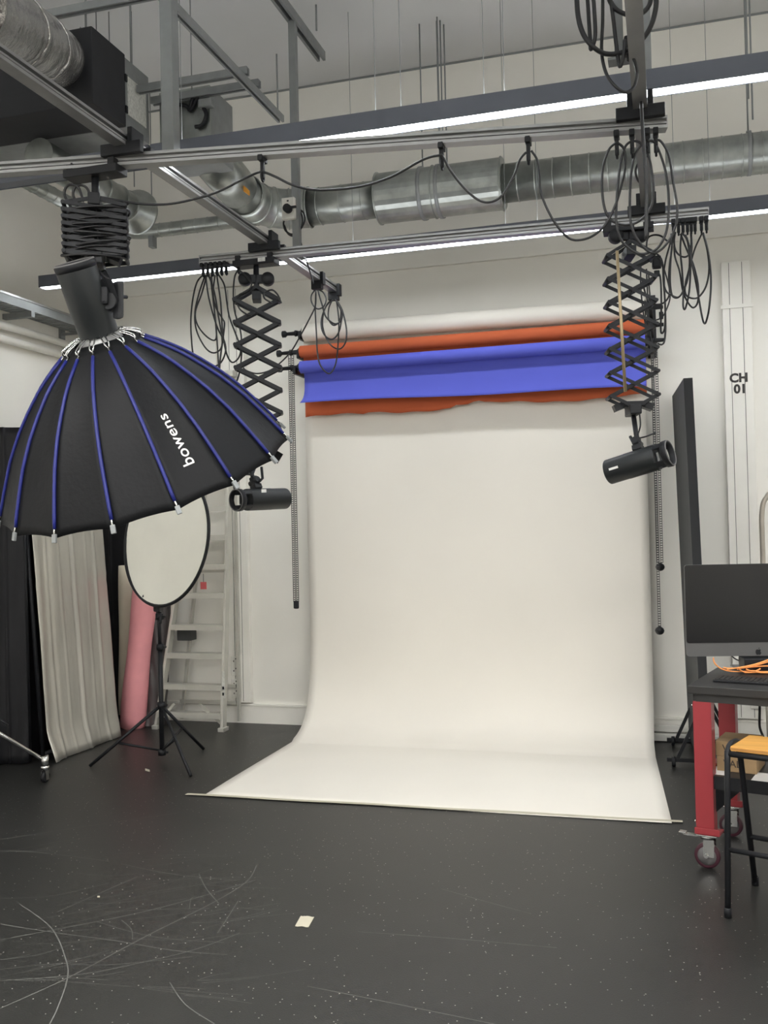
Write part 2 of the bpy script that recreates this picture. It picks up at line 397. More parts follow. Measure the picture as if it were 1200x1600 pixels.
railN = rail('cross_rail', (-3.6, yn(-3.6), ZC), (.04, 4.0, ZC), 'nearer aluminium cross rail slung under the two long rails')
railF = rail('cross_rail', (-2.58, 5.1, ZC), (.25, 5.24, ZC), 'farther aluminium cross rail carrying two scissor lifts')
def yf(x): return 5.1+.14*(x+2.58)/2.83
for root, x, y, lb in ((railN, -2.17, yn(-2.17), ''), (railN, -.055, yn(-.055), ''), (railF, -2.17, yf(-2.17), ''), (railF, -.055, yf(-.055), '')):
    b = MB(); b.box((x, y-.045, ZC+.035), (.19, .03, .05), bev=.004); b.box((x, y+.045, ZC+.035), (.19, .03, .05), bev=.004)
    b.box((x, y, ZC+.034), (.12, .11, .018)); b.box((x-.04, y, ZC+.08), (.022, .1, .09), bev=.004); b.box((x+.04, y, ZC+.08), (.022, .1, .09), bev=.004)
    b.build('cross_clamp', 'black', root)
# hooks hanging cable along the rails
def hook(root, p, d=V((1, 0, 0)), h=.08, wd=.022):
    p = V(p); b = MB(); b.box(p-V((0, 0, .012)), (wd, .06, .024), bev=.003); b.box(p-V((0, 0, .024+h/2-.01)), (wd*.75, .016, h), bev=.004)
    b.tube(smooth([p+V((0, .0, -h)), p+V((.0, .012, -h-.016)), p+V((.0, .0, -h-.026)), p+V((0, -.014, -h-.012)), p+V((0, -.012, -h+.01))], 3), .005, 5)
    return b.build('cable_hook', 'black', root)
for px, py in ((410, 250), (690, 228), (825, 215), (963, 200), (987, 198), (1011, 196), (1024, 195)):
    q = at(px, py, P=nP, N=nN); hook(railN, (q.x, yn(q.x), ZC-.02))
for px in (320, 327, 334, 341, 348, 355, 374): q = at(px, 415, Y=5.12); hook(railF, (q.x, yf(q.x), ZC-.02), h=.05, wd=.018)
for px in (1052, 1060, 1067, 1074, 1080, 1086, 1096, 1104): q = at(px, 348, Y=5.22); hook(railF, (q.x, yf(q.x), ZC-.02), h=.055, wd=.022)
for yy in (5.95, 6.28): b = MB(); b.box((-2.17, yy, ZL-.05), (.07, .05, .06), bev=.004); b.box((-2.13, yy, ZL-.01), (.02, .05, .08)); b.build('end_clamp', 'black', railL)

# vertical struts holding the rails
def column(x, y, z0, z1, label, s_=.041):
    t = thing('support_post', label, 'post', (x, y, z0))
    a, c = s_/2, s_/2
    poly = [(-a, -c), (a, -c), (a, -c*.35), (a-.006, -c*.35), (a-.006, -c+.004), (-a+.004, -c+.004), (-a+.004, c-.004), (a-.006, c-.004), (a-.006, c*.35), (a, c*.35), (a, c), (-a, c)]
    MB().prism((x, y, z0), (x, y, z1), poly, x=V((0, 1, 0))).build('channel', 'strut', t)
    MB().bb((x-.05, y-.03, z0-.006), (x+.05, y+.03, z0+.004)).build('foot_plate', 'strut', t); return t
column(-2.13, 3.93, 3.2, CH, 'grey steel channel post at left, standing on left long rail before the air unit', .06)
postB = column(-2.17, 5.6, 3.2, 4.70, 'grey steel channel post carrying the white socket box above left rail', .044)
postC = column(-.03, 5.38, 3.2, CH, 'pale grey channel post behind the nearer light at right')
postD = column(-.11, 3.62, 3.2, CH, 'pale grey channel post with coiled cable at top right', .05)
# overhead channels
def channel(p, q, label, s_=.041):
    p, q = V(p), V(q); t = thing('ceiling_strut', label, 'strut', tuple((p+q)/2)); a = s_/2
    poly = [(-a, -a), (a, -a), (a, a), (-a, a), (-a, a*.4), (a-.008, a*.4), (a-.008, -a*.4), (-a, -a*.4)]
    MB().prism(p, q, poly, x=V((0, 0, 1))).build('channel', 'strut', t); return t
s1 = channel((-2.2, 2.6, 4.02), (-2.2, 5.45, 4.02), 'sloping-looking grey strut running away beside the left post')
MB().cyl((-2.2, 5.4, 4.02), (-2.2, 5.4, 4.4), .005).build('hanger_rod', 'strut', s1); MB().cyl((-2.2, 3.2, 4.04), (-2.2, 3.2, CH), .005).build('hanger_rod', 'strut', s1)
s2 = channel((-2.17, 4.2, 4.72), (-2.17, 6.13, 4.72), 'short grey double strut at ceiling above the socket post', .06)
MB().cyl((-2.1, 5.85, 4.75), (-2.1, 5.85, CH), .006).build('hanger_rod', 'strut', s2)
for y, lb in ((4.33, 'first grey cross strut right of the black air unit'), (4.9, 'second grey cross strut right of the air unit'), (5.06, 'third grey cross strut, behind the air unit end')):
    s_ = channel((-3.3 if y > 4.8 else -3.2, y, 4.24 if y < 4.5 else 4.06) if y < 4.5 else (-2.86, y, 4.062), (-2.17, y, 4.24 if False else 4.065) if y > 4.5 else (-2.17, y, 4.065+.175), lb)
    for xx in (-2.6,): MB().cyl((xx, y, 4.08 if y > 4.5 else 4.26), (xx, y, CH), .004, seg=6).build('hanger_rod', 'strut', s_)

# ------------------------------------------------------------------ air unit and ducts
ac = thing('air_unit', 'big black insulated air unit hung under ceiling at top left', 'air conditioner', (-3.6, 4.7, 3.8))
MB().bb((-4.6, 4.45, 3.8), (-2.87, 4.78, 4.215), bev=.006).build('insulated_case', 'boxblk', ac)
MB().bb((-4.6, 4.781, 3.8), (-2.872, 5.04, 4.2), bev=.004).build('metal_case', 'strut', ac)
MB().bb((-2.872, 4.8, 3.88), (-2.868, 5.0, 4.1)).build('rating_label', 'label', ac)
for z in (3.9, 4.08): MB().bb((-2.872, 4.77, z-.02), (-2.862, 4.79, z+.02)).build('latch', 'black', ac)
for x, y in ((-2.95, 4.52), (-4.4, 4.52), (-2.95, 4.98)):
    b = MB(); b.cyl((x, y, 4.2), (x, y, CH), .006); b.bb((x-.035, y-.02, 4.215), (x+.035, y+.02, 4.235)); b.build('hanger_rod', 'strut', ac)
pl = thing('duct_plenum', 'grey sheet metal plenum box behind left post, feeding the round duct', 'duct', (-2.65, 5.3, 3.75))
MB().bb((-2.83, 5.1, 3.72), (-2.5, 5.4, 4.12), bev=.004).build('box_casing', 'strut', pl)
b = MB(); b.bb((-2.83, 5.09, 3.72), (-2.5, 5.1, 4.12)); b.build('flange', 'galv', pl)
# refrigerant pipes, short looped black hoses
hz = MB()
for pl_ in ([(262, 162), (290, 165), (297, 172), (305, 160), (312, 143)], [(318, 168), (322, 180), (316, 195), (305, 198)], [(296, 172), (303, 150), (313, 141)]):
    hz.tube(smooth([at(x, y, Y=5.07) for x, y in pl_], 4), .012, 6)
o = hz.build('insulated_hose', 'black'); tag(o, 'short black insulated hoses looping off the grey cross struts', 'hose')
p = at(322, 162, Y=5.07); o = MB().box(p, (.09, .05, .05), bev=.012).build('pump_box', 'strut'); tag(o, 'small grey pump body between the looping black hoses', 'pump')

def elbow(p0, p1, p2, rad, n=8):
    p0, p1, p2 = V(p0), V(p1), V(p2); a = p1+(p0-p1).normalized()*rad; c = p1+(p2-p1).normalized()*rad
    return [a*(1-t)**2+p1*2*t*(1-t)+c*t*t for t in [k/n for k in range(n+1)]]
def duct_bands(path, step, r, t=.004, seg=20):
    b = MB()
    for i in range(len(path)-1):
        p, q = path[i], path[i+1]; L = (q-p).length; n = max(1, int(L/step)); d = (q-p)/n
        for k in range(n):
            c = p+d*(k+.5); b.lathe(c-d.normalized()*.005, c+d.normalized()*.005, [(0, r), (.003, r+t), (.007, r+t), (.01, r)], seg, cap=False)
    return b
# main spiral duct: comes off the plenum, turns and runs right along the back wall
DZ = 3.76; DY = 6.3
md = thing('spiral_duct', 'large galvanised spiral duct bending and running right below the ceiling', 'duct', (-1, DY, DZ))
MB().tube([(-2.66, 5.4, DZ+.08), (-2.68, 5.85, DZ+.02)], .135, 24).build('inlet_duct', 'galv', md)
el = elbow((-2.68, 5.8, DZ+.02), (-2.68, DY, DZ), (-1.9, DY, DZ), .34)
MB().tube(el, .135, 24).build('elbow', 'galv', md)
b = MB()
for k in range(0, len(el), 2):
    d = (el[min(k+1, len(el)-1)]-el[max(k-1, 0)]).normalized(); b.lathe(el[k]-d*.006, el[k]+d*.006, [(0, .135), (.003, .142), (.009, .142), (.012, .135)], 24, cap=False)
b.build('elbow_seam', 'galv', md)
xe = el[-1].x
MB().cyl((xe, DY, DZ), (-1.83, DY, DZ), .125, seg=32).build('duct_section', 'galv', md)
MB().lathe((-1.83, DY, DZ), (-1, DY, DZ), [(0, .125), (.0, .168), (.86, .168), (.86, .125)], 32, smooth=False).build('silencer', 'galv', md)
MB().cyl((-.97, DY, DZ), (3.9, DY, DZ-.02), .125, seg=32).build('duct_section', 'galv', md)
duct_bands([V((xe, DY, DZ)), V((-1.85, DY, DZ))], .14, .125).build('spiral_seam', 'galv', md)
duct_bands([V((-.93, DY, DZ)), V((3.9, DY, DZ-.02))], .115, .125).build('spiral_seam', 'galv', md)
for x in (-1.83, -1.44, -.98): MB().lathe((x-.006, DY, DZ), (x+.006, DY, DZ), [(0, .168), (.003, .176), (.009, .176), (.012, .168)], 32, cap=False).build('silencer_band', 'galv', md)
for x in (-1.52, -1.4, .55, 2.4):
    b = MB(); b.cyl((x, DY, DZ+.12), (x, DY, CH), .005, seg=6); b.lathe((x-.012, DY, DZ), (x+.012, DY, DZ), [(0, .13), (0, .178 if x < -1 else .134), (.024, .178 if x < -1 else .134), (.024, .13)], 24, cap=False)
    b.build('hanger', 'strut', md)
p = at(343, 317, X=-2.6); MB().box((-2.56, 5.72, DZ-.02), (.004, .09, .09)).build('warning_sticker', 'stick', md)
# second round duct ending in a flared collar
c1 = at(212, 330, Y=5.75); c0 = V((c1.x, 4.7, c1.z))
d2 = thing('duct_stub', 'round galvanised duct with flared open collar, left of the near scissor lift top', 'duct', tuple(c1))
MB().cyl(c0, c1-V((0, .12, 0)), .095, seg=28).build('duct_section', 'galv', d2)
MB().lathe(c1-V((0, .12, 0)), c1+V((0, 1, 0)), [(0, .095), (.05, .1), (.13, .15), (.15, .152), (.152, .146), (.14, .13), (.06, .085), (.05, 0)], 32, cap=False).build('flared_collar', 'galv', d2)
b = MB()
for y in (.45, .25, .13): b.lathe(c1-V((0, y, 0)), c1, [(0, .095), (.004, .103), (.012, .103), (.016, .095)], 28, cap=False)
b.build('seam_ring', 'galv', d2)
for dx in (-.1, -.02, .12): MB().cyl((c1.x+dx, 5.5+dx*.3, c1.z+.08), (c1.x+dx, 5.5+dx*.3, CH), .004, seg=5).build('hanger_rod', 'strut', d2)
# thin spiral duct on the wall
q0 = at(60, 292, Y=5.1); ql = at(470, 332, Y=6.6); qc = at(238, 361, Y=6.6); zt = qc.z
td = thing('spiral_duct', 'thin galvanised spiral duct turning the corner low on the back wall', 'duct', (qc.x, 6.6, zt))
xl_ = -3.98
pts = [V((xl_, 4.6, zt)), V((xl_, 6.2, zt))]+elbow((xl_, 6.2, zt), (xl_, 6.6, zt), (-3.4, 6.6, zt), .2)+[V((-1.7, 6.6, zt))]
MB().tube(pts, .052, 18).build('duct_section', 'galv', td)
duct_bands([V((xl_, 4.6, zt)), V((xl_, 6.3, zt))], .1, .052, .003, 16).build('spiral_seam', 'galv', td)
duct_bands([V((xl_+.25, 6.6, zt)), V((-1.7, 6.6, zt))], .1, .052, .003, 16).build('spiral_seam', 'galv', td)
b = MB(); b.bb((qc.x-.02, 6.57, zt-.13), (qc.x+.02, 6.63, zt-.04)); b.cyl((qc.x, 6.6, zt), (qc.x, 6.6, CH), .005, seg=6); b.build('hanger', 'strut', td)
# insulated foil duct coming toward camera
f0 = V((-3.12, 4.46, 4.05)); f1 = at(20, 45, Y=3.55)
fd = thing('insulated_duct', 'fat foil-wrapped insulated duct entering the air unit at top left', 'duct', tuple(f0))
pa = [at(95, 95, Y=4.5), at(60, 72, Y=3.9), at(22, 48, Y=3.4), at(-60, -2, Y=2.7)]
pa = smooth(pa, 10); rads = [.145+.006*math.sin(i*1.7)+.004*math.sin(i*.6) for i in range(len(pa))]
MB().tube(pa, .15, 28, rad=rads).build('foil_sleeve', 'foil', fd)
for i in (11, 21):
    b = MB(); ptsr = []; X, Y, Z = frame(pa[i+1]-pa[i])
    for k in range(40):
        a = 2*PI*k/40; ptsr.append(pa[i]+(X*math.cos(a)+Y*math.sin(a))*(.15+.005*random.random())+Z*.012*random.uniform(-1, 1))
    b.tube(ptsr, .006, 5, closed=True); b.build('tape_joint', 'foil', fd)
# thin threaded rods from ceiling (hangers of pipes out of view)
for k, (px, py, yy, zb) in enumerate(((684, 85, 6.25, DZ+.11), (689, 100, 6.3, DZ+.11), (695, 112, 6.36, DZ+.1), (1165, 0, 5.6, DZ+.05), (1171, 10, 5.9, DZ+.05), (125, 10, 5.6, 3.5))):
    q = at(px, py, Y=yy)
    o = MB().cyl((q.x, yy, zb), (q.x, yy, CH), .005, seg=6).build('threaded_rod', 'strut')
    tag(o, ('leftmost of three thin rods above the duct silencer', 'middle of three thin rods above the duct silencer', 'rightmost of three thin rods above the duct silencer', 'thin threaded rod at top right, left one of the pair', 'thin threaded rod at top right, right one of the pair', 'thin wire hanging before the black air unit')[k], 'rod', 'threaded rods above the silencer' if k < 3 else 'threaded rods at top right' if k < 5 else None)

# ------------------------------------------------------------------ paper backdrops
PY = 6.757
rig = thing('roller_bracket', 'black triple wall brackets holding the paper rolls, left and right ends', 'bracket', (-1.35, WY, 2.6))
def roller(name, px0, py0, px1, py1, y, r, m_, x0=-2.56, x1=-.1):
    a = at(px0, py0, Y=y); c = at(px1, py1, Y=y); z0 = a.z; z1 = a.z+(c.z-a.z)*((x1-a.x)/(c.x-a.x))
    return V((a.x, y, z0)), V((x1, y, z1))
rolls = {}
for nm, lb, args, y, r, m_ in (
    ('paper_roll', 'white paper backdrop roll, topmost of the three, sweeping down to floor', (476, 520, 1003, 482), 6.70, .066, 'paper'),
    ('paper_roll', 'rust orange paper backdrop roll, middle of the three', (470, 550, 970, 512), 6.66, .045, 'orange'),
    ('paper_roll', 'bright blue paper backdrop roll, lowest of the three', (470, 574, 970, 536), 6.58, .045, 'blue')):
    p, q = roller(nm, *args, y, r, m_)
    t = thing(nm, lb, 'paper roll', tuple(p)); rolls[m_] = (t, p, q, r)
    MB().cyl(p, q, r, seg=32).build('roll', m_, t)
    d = (p-q).normalized()
    b = MB(); b.lathe(p, p+d, [(-.02, .02), (0, r*.9), (.012, r*.7), (.03, .018), (.16, .012)], 16); b.build('expan_core', 'black', t); b = MB()
    b.lathe(q, q-d, [(-.02, .02), (0, r*.9), (.012, r*.7), (.03, .018), (.12, .012)], 16); b.build('expan_core', 'black', t)
    e = p+d*(.11 if m_ != 'orange' else .12)
    b = MB(); b.lathe(e-d*.055, e+d, [(0, .0), (0, .02), (.02, .024), (.032, .012), (.085, .012), (.1, .026), (.122, .026), (.126, 0)], 14, cap=False); b.build('knob', 'black', t)
# brackets
zt_ = rolls['paper'][1].z; zb_ = rolls['blue'][1].z
for x in (-2.585, -.06):
    b = MB(); b.bb((x-.012, WY-.03, zb_-.05), (x+.012, WY-.0005, zt_+.08)); b.bb((x-.03, WY-.035, zb_-.06), (x+.03, WY-.03, zt_+.1))
    for nm in ('paper', 'orange', 'blue'):
        y = rolls[nm][1].y; z = rolls[nm][1].z; b.bb((x-.01, y-.02, z-.05), (x+.01, WY-.03, z-.02)); b.bb((x-.01, y-.03, z-.05), (x+.01, y+.03, z+.01), bev=.005)
    b.build('side_plate', 'blackm', rig)
# white sweep: hangs, curves and lies on the floor
t, p, q, r = rolls['paper']
prof = [(PY+.0, p.z+.01), (PY, 2.2), (PY, 1.6), (PY, 1.1), (PY, .72), (PY-.015, .5), (PY-.05, .32), (PY-.12, .17), (PY-.24, .065), (PY-.42, .014), (PY-.65, .004), (6.0, .003), (5.5, .003), (4.98, .003)]
pp = smooth([V((0, a, c)) for a, c in prof], 5)
def sweep(u, v):
    i = v*(len(pp)-1); k = min(int(i), len(pp)-2); f = i-k; c = pp[k]*(1-f)+pp[k+1]*f
    floorness = max(0, min(1, (6.5-c.y)/1.5)); x0 = -2.585+.01*v+.05*floorness*.3; x1 = -.112+.1*floorness
    x = x0+(x1-x0)*u; hz_ = max(0, min(1, c.z))
    wv = .006*math.sin(x*2.3+1)*hz_+.004*math.sin(x*5+c.z*2)*min(1, hz_*2)
    return V((x, c.y+wv, max(c.z, .003) if c.z > .02 else .003+.0015*(1+math.sin(x*3+c.y*4))))
MB().grid(sweep, 40, len(pp)-1).build('paper_sweep', 'paper', t, thick=.002)
# blue and orange hanging tails with torn lower edges
def tail(key, zl, zr, flare, tear, y_off):
    t, p, q, r = rolls[key]
    def fn(u, v):
        x = p.x+.012+(q.x-p.x-.012)*u; zt__ = (p.z+(q.z-p.z)*u)-.0; zb = zl+(zr-zl)*u+tear(u)
        z = zt__+(zb-zt__)*v; y = p.y+r*math.sin(min(1, v*3)*PI/2)*.9+y_off
        y += -flare*v**5
        xx = x-(.03*v**8 if u < .02 and key == 'blue' else 0)
        return V((xx, y, z))
    MB().grid(fn, 60, 14).build('hanging_tail', key, t, thick=.0015)
zl = at(474, 630, Y=6.62).z; zr = at(970, 607, Y=6.62).z
tail('blue', zl, zr, .03, lambda u: .006*math.sin(u*9), 0)
zl = at(476, 650, Y=6.7).z; zr = at(952, 626, Y=6.7).z
tail('orange', zl, zr, .0, lambda u: .012*math.sin(u*14)+(.02 if u > .45 else 0)+(.012 if .5 < u < .55 else 0)+.004*math.sin(u*60)-(.01 if u < .2 else 0), 0)
# pull chains
def chain(x, y, z0, z1, label, strands=2, ball=False, gap=.02, dx=0):
    t = thing('pull_chain', label, 'chain', (x, y, z0)); pw = .0078
    for k in range(strands):
        cx = x+(k-(strands-1)/2)*gap; b = MB()
        for s_ in (-1, 1): b.bb((cx+s_*pw-.0016, y-.003, z1), (cx+s_*pw+.0016, y+.003, z0))
        n = int((z0-z1)/.016)
        for j in range(n): b.bb((cx-pw, y-.003, z1+j*.016), (cx+pw, y+.003, z1+j*.016+.0055))
        b.build('link_strand', 'chain', t, kind='stuff')
    b = MB()
    if ball: b.lathe((x, y, z1-.055), (x, y, z1), [(0, .0), (.003, .014), (.012, .025), (.027, .03), (.042, .025), (.052, .012), (.055, .008)], 16)
    else: b.box((x, y, z1-.02), (.04, .022, .06), bev=.01)
    b.build('weight', 'black', t); return t
zq = at(467, 945, Y=6.52).z
chain(-2.625, 6.6, 2.79, .97, 'long dark double pull chain hanging left of the paper rolls', gap=.025)
a1 = at(1032, 880, Y=6.55); a2 = at(1030, 980, Y=6.45)
chain(-.045, 6.62, 2.7, a1.z, 'shorter dark pull chain with round weight at backdrop right edge', 2, True, gap=.024)
chain(-.058, 6.5, 2.66, a2.z, 'longer dark pull chain with round weight at backdrop right edge', 1, True)
# tape along the front edge
o = MB().grid(lambda u, v: V((-2.67+2.71*u, 4.975+.055*u-.03*v+.004*math.sin(u*20), .0065)), 30, 1, False).build('edge_tape', 'tapem', thick=.001)
tag(o, 'cream tape strip holding the front edge of the white paper', 'tape')
b = MB().grid(lambda u, v: at(461+21*u+9*v, 1447+1.5*u-16*v+.6*math.sin(9*u), Z=.002), 6, 3, False); o = b.build('tape_scrap', 'tapem', thick=.001)
tag(o, 'small cream scrap of tape alone on the dark floor', 'tape')
o = MB().grid(lambda u, v: at(227+7*u, 1204-3*v+2*u, Z=.002), 2, 2, False).build('paper_fleck', 'tapem', thick=.002); tag(o, 'tiny white paper fleck on floor right of tripod leg', 'litter')
o = MB().grid(lambda u, v: at(152+4*u, 1402-2*v, Z=.002), 2, 2, False).build('paper_fleck', 'tapem', thick=.002); tag(o, 'tiny white paper fleck among the floor scratches', 'litter')

# ------------------------------------------------------------------ scissor lifts (pantographs)
def pantograph(x, y, ztop, zbot, n, hw, yaw, sep, label, th=.02, drums=True, up=(.02,)):
    t = thing('scissor_lift', label, 'scissor lift', (x, y, ztop)); c = V((x, y, 0))
    A = V((math.cos(yaw), math.sin(yaw), 0)); B = V((-math.sin(yaw), math.cos(yaw), 0)); Z = V((0, 0, 1))
    # carriage under the rail
    b = MB(); b.box((x, y, ZC-.045), (.26, .09, .035), bev=.004); b.box((x-.1, y, ZC-.02), (.03, .08, .04)); b.box((x+.1, y, ZC-.02), (.03, .08, .04)); b.build('carriage', 'black', t)
    if drums: MB().box((x+.055, y-.047, ZC-.04), (.045, .002, .022)).build('maker_label', 'label', t)
    b = MB(); b.cyl((x, y, ztop), (x, y, ZC-.06), .016); b.box((x, y, ztop+.02), (.05, sep+.03, .05), (A, B, Z), bev=.004); b.build('top_mount', 'black', t)
    h = (ztop-zbot)/n; zs = lambda k: ztop-h*k
    for s_ in (-1, 1):
        off = B*(s_*sep/2)
        # half links at top and bottom
        for k in range(n):
            for (u0, u1) in ((-1, 1), (1, -1)):
                p = c+off+A*(u0*hw)+Z*(zs(k+.0)-h*.0); q = c+off+A*(u1*hw)+Z*zs(k+1)
                jog = B*(.006*s_*(1 if u0 < 0 else -1)); p += jog; q += jog
                MB().bar(p, q, th, .007, x=B.cross(q-p), bev=.0).build('scissor_arm', 'blackm', t)
    b = MB()
    for k in range(n+1):
        for u in (-1, 1): b.cyl(c+A*(u*hw)-B*(sep/2+.012)+Z*zs(k), c+A*(u*hw)+B*(sep/2+.012)+Z*zs(k), th*.55, seg=10)
        if k < n: b.cyl(c-B*(sep/2+.014)+Z*(zs(k)-h/2), c+B*(sep/2+.014)+Z*(zs(k)-h/2), .007, seg=8)
    b.build('pivot_pin', 'blackm', t, kind='stuff')
    # upper V links to the mount
    for s_ in (-1, 1):
        for u in (-1, 1): MB().bar(c+B*(s_*sep/2)+A*(u*hw)+Z*zs(0), c+B*(s_*sep/2)+Z*(zs(0)+h/2+.01), th, .007, x=B.cross(A*u+Z)).build('top_link', 'blackm', t)
    b = MB()
    for s_ in (-1, 1):
        for u in (-1, 1): b.bar(c+B*(s_*sep/2)+A*(u*hw)+Z*zs(n), c+B*(s_*sep/2)+Z*(zs(n)-h/2), th, .007, x=B.cross(A*u+Z))
    b.box(c+Z*(zs(n)-h/2+.02), (.12, sep*.6, .03), (A, B, Z), bev=.004); b.bar(c+A*.05+Z*(zs(n)-h/2+.02), c+A*.1+Z*(zs(n)-h/2+.0), .035, sep*.5, x=A); b.bar(c-A*.05+Z*(zs(n)-h/2+.02), c-A*.1+Z*(zs(n)-h/2+.0), .035, sep*.5, x=A)
    b.box(c+Z*(zs(n)-h/2-.012), (.06, sep+.04, .05), (A, B, Z), bev=.006); b.build('bottom_mount', 'blackm', t)
    if drums:
        for u in (-1, 1):
            MB().lathe(c+A*(u*.066)-B*.03+Z*(ztop+h*.95), c+A*(u*.066)+B+Z*(ztop+h*.95), [(0, .0), (0, .034), (.01, .038), (.05, .038), (.06, .034), (.06, 0)], 20, cap=False).build('spring_drum', 'black', t)
        MB().box(c+Z*(ztop+h*.95), (.1, .03, .05), (A, B, Z), bev=.004).build('drum_plate', 'black', t)
    return t, c, A, B, zs(n)-h/2-.03
# left far, right far, near compressed
PLp = at(411, 435, Y=5.2); plx = at(408, 520, Y=5.17).x
zt1 = at(405, 473, Y=5.17).z; zb1 = at(408, 647+35, Y=5.17).z
pL = pantograph(plx, yf(plx), zt1, zb1, 6, .128, R_(21), .07, 'black scissor lift hanging left of the backdrop from the far rail')
prx = at(986, 520, Y=5.22).x
zt2 = at(988, 402, Y=5.22).z; zb2 = at(988, 620, Y=5.22).z
pR = pantograph(prx, yf(prx), zt2, zb2, 6, .122, R_(12), .13, 'black scissor lift hanging in front of the right end of the rolls', th=.017)
a = at(964, 392, d=4.85); c_ = at(977, 612, d=4.85); MB().cyl(a, c_, .008, seg=10).build('pull_rod', 'brass', pR[0])
pnx = at(150, 350, P=nP, N=nN).x
zt3 = at(148, 328, Y=yn(pnx)).z; zb3 = at(148, 402, Y=yn(pnx)).z
pN = pantograph(pnx, yn(pnx), zt3, zb3, 7, .125, R_(28), .16, 'compressed black scissor lift wrapped in cable above the softbox', th=.016, drums=False)
# cable coiled around the compressed lift
b = MB(); pts = []
A, B = pN[2], pN[3]; c = pN[1]
for k in range(0, 5*24):
    a_ = 2*PI*k/24; z = zt3+.02-(zt3-zb3+.03)*k/(5*24)
    pts.append(c+A*(.135*math.cos(a_)+.01*math.sin(a_*.37))+B*(.11*math.sin(a_))+V((0, 0, z+.026*math.sin(a_+.6+.5*math.sin(a_*.31))+.012*math.sin(a_*.53))))
b.tube(pts, .0055, 6)
pts = [c+A*(.12*math.cos(2*PI*k/20+1))+B*(.1*math.sin(2*PI*k/20+1))+V((0, 0, zt3-.005-(zt3-zb3)*k/100+.022*math.sin(2*PI*k/20*1.0+3))) for k in range(100)]
b.tube(pts, .0045, 6)
o = b.build('coiled_cable', 'cable'); tag(o, 'thick black cable wound round the compressed scissor lift', 'cable')
b = MB()
for dx in (-.085, -.05):
    b.tube(smooth([c+A*dx+V((0, 0, zt3-.02)), c+A*(dx-.03)+V((0, -.02, zt3+.05)), c+A*(dx-.01)+V((0, -.03, zt3+.09)), c+A*(dx+.03)+V((0, -.03, zt3+.085)), c+A*(dx+.045)+V((0, -.02, zt3+.03))], 5), .006, 6)
o = b.build('cable_tails', 'cable'); tag(o, 'pair of short cable tails hooked over the top of near scissor lift', 'cable')

# ------------------------------------------------------------------ flash heads
def flash(front, axis, L, r, mount, label, handle=True, seg=36):
    """front: centre of the front end; axis: unit vector front -> rear; mount: point the yoke hangs from"""
    f = V(front); a = V(axis).normalized(); t = thing('flash_head', label, 'studio light', tuple(f+a*L/2)); X, Y, Z = frame(a)
    bl = .8 if handle else .97
    MB().lathe(f, f+a, [(0, r*.93), (.004, r*.99), (.01, r), (L*.3, r), (L*.32, r*1.02), (L*(bl-.02), r*1.02), (L*bl, r), (L*bl, r*.9), (L*(bl-.15 if not handle else bl-.01), r*.85), (L*(bl-.15 if not handle else bl-.01), 0)], seg, cap=False).build('body', 'head', t)
    MB().lathe(f, f+a, [(.003, 0), (.003, r*.93)], seg, cap=False).build('front_cover', 'head', t)
    e = f+a*L
    b = MB(); b.lathe(e-a*.03, e, [(0, r*.92), (0, r*1.03), (.024, r*1.05), (.03, r*1.0), (.03, r*.9), (0, r*.88)], seg, cap=False); b.build('rear_ring', 'black', t)
    for k in range(4 if handle else 0):
        an = PI/4+k*PI/2; d = X*math.cos(an)+Y*math.sin(an); b = MB(); b.bar(e-a*(L*.22)+d*r*.95, e-a*.01+d*r*.97, r*.5, .006, x=a.cross(d)); b.build('ring_strut', 'black', t)
    MB().box(e-a*(L*.2)+X*0, (r*.8, r*.5, .004), (X, Y, a)).build('control_panel', 'glass', t)
    MB().ring(e, a, r*.97, r*.05, 40, 8).build('rim_trim', 'wgrey', t)
    # yoke and stand socket
    up = (V(mount)-(f+a*L*.5)); up = (up-a*up.dot(a)).normalized(); bs = f+a*L*.52+up*r*1.02
    b = MB(); b.box(bs+up*.015, (.05, .05, .03), frame(up, a), bev=.005); b.box(bs+up*.05, (.032, .04, .06), frame(up, a), bev=.006); b.cyl(bs+up*.05-a.cross(up)*.035, bs+up*.05+a.cross(up)*.035, .018)
    b.build('tilt_bracket', 'black', t)
    MB().tube([bs+up*.07, bs+up*.1, V(mount)], .013, 10).build('spigot', 'black', t)
    MB().tube([bs+up*.03-a.cross(up)*.03, bs+up*.05-a.cross(up)*.04-a*.03, bs+up*.12-a.cross(up)*.04-a*.05], .008, 8).build('lock_lever', 'black', t)
    return t, bs, up
# right far head
mr = V((pR[1].x, pR[1].y, pR[4]))
fr = at(950, 738, d=5.04); rr_ = at(1030, 713, d=4.88); ax = (rr_-fr).normalized()
hR = flash(fr, ax, .345, .066, mr, 'black tubular flash head on the right scissor lift, before the backdrop edge')
zR = (CAM-fr); zR = (zR-ax*zR.dot(ax)).normalized(); yl = zR.cross(ax)
MB().box(fr+ax*.06+zR*.067+yl*.012, (.05, .012, .002), (ax, yl, zR)).build('name_sticker', 'white', hR[0])
MB().tube(smooth([mr+V((.03, 0, .02)), mr+V((.035, 0, -.06)), mr+V((.02, 0, -.12)), hR[1]+V((.03, 0, .07)), hR[1]+V((.09, 0, .09))], 6), .004, 6).build('power_lead', 'cable', hR[0])
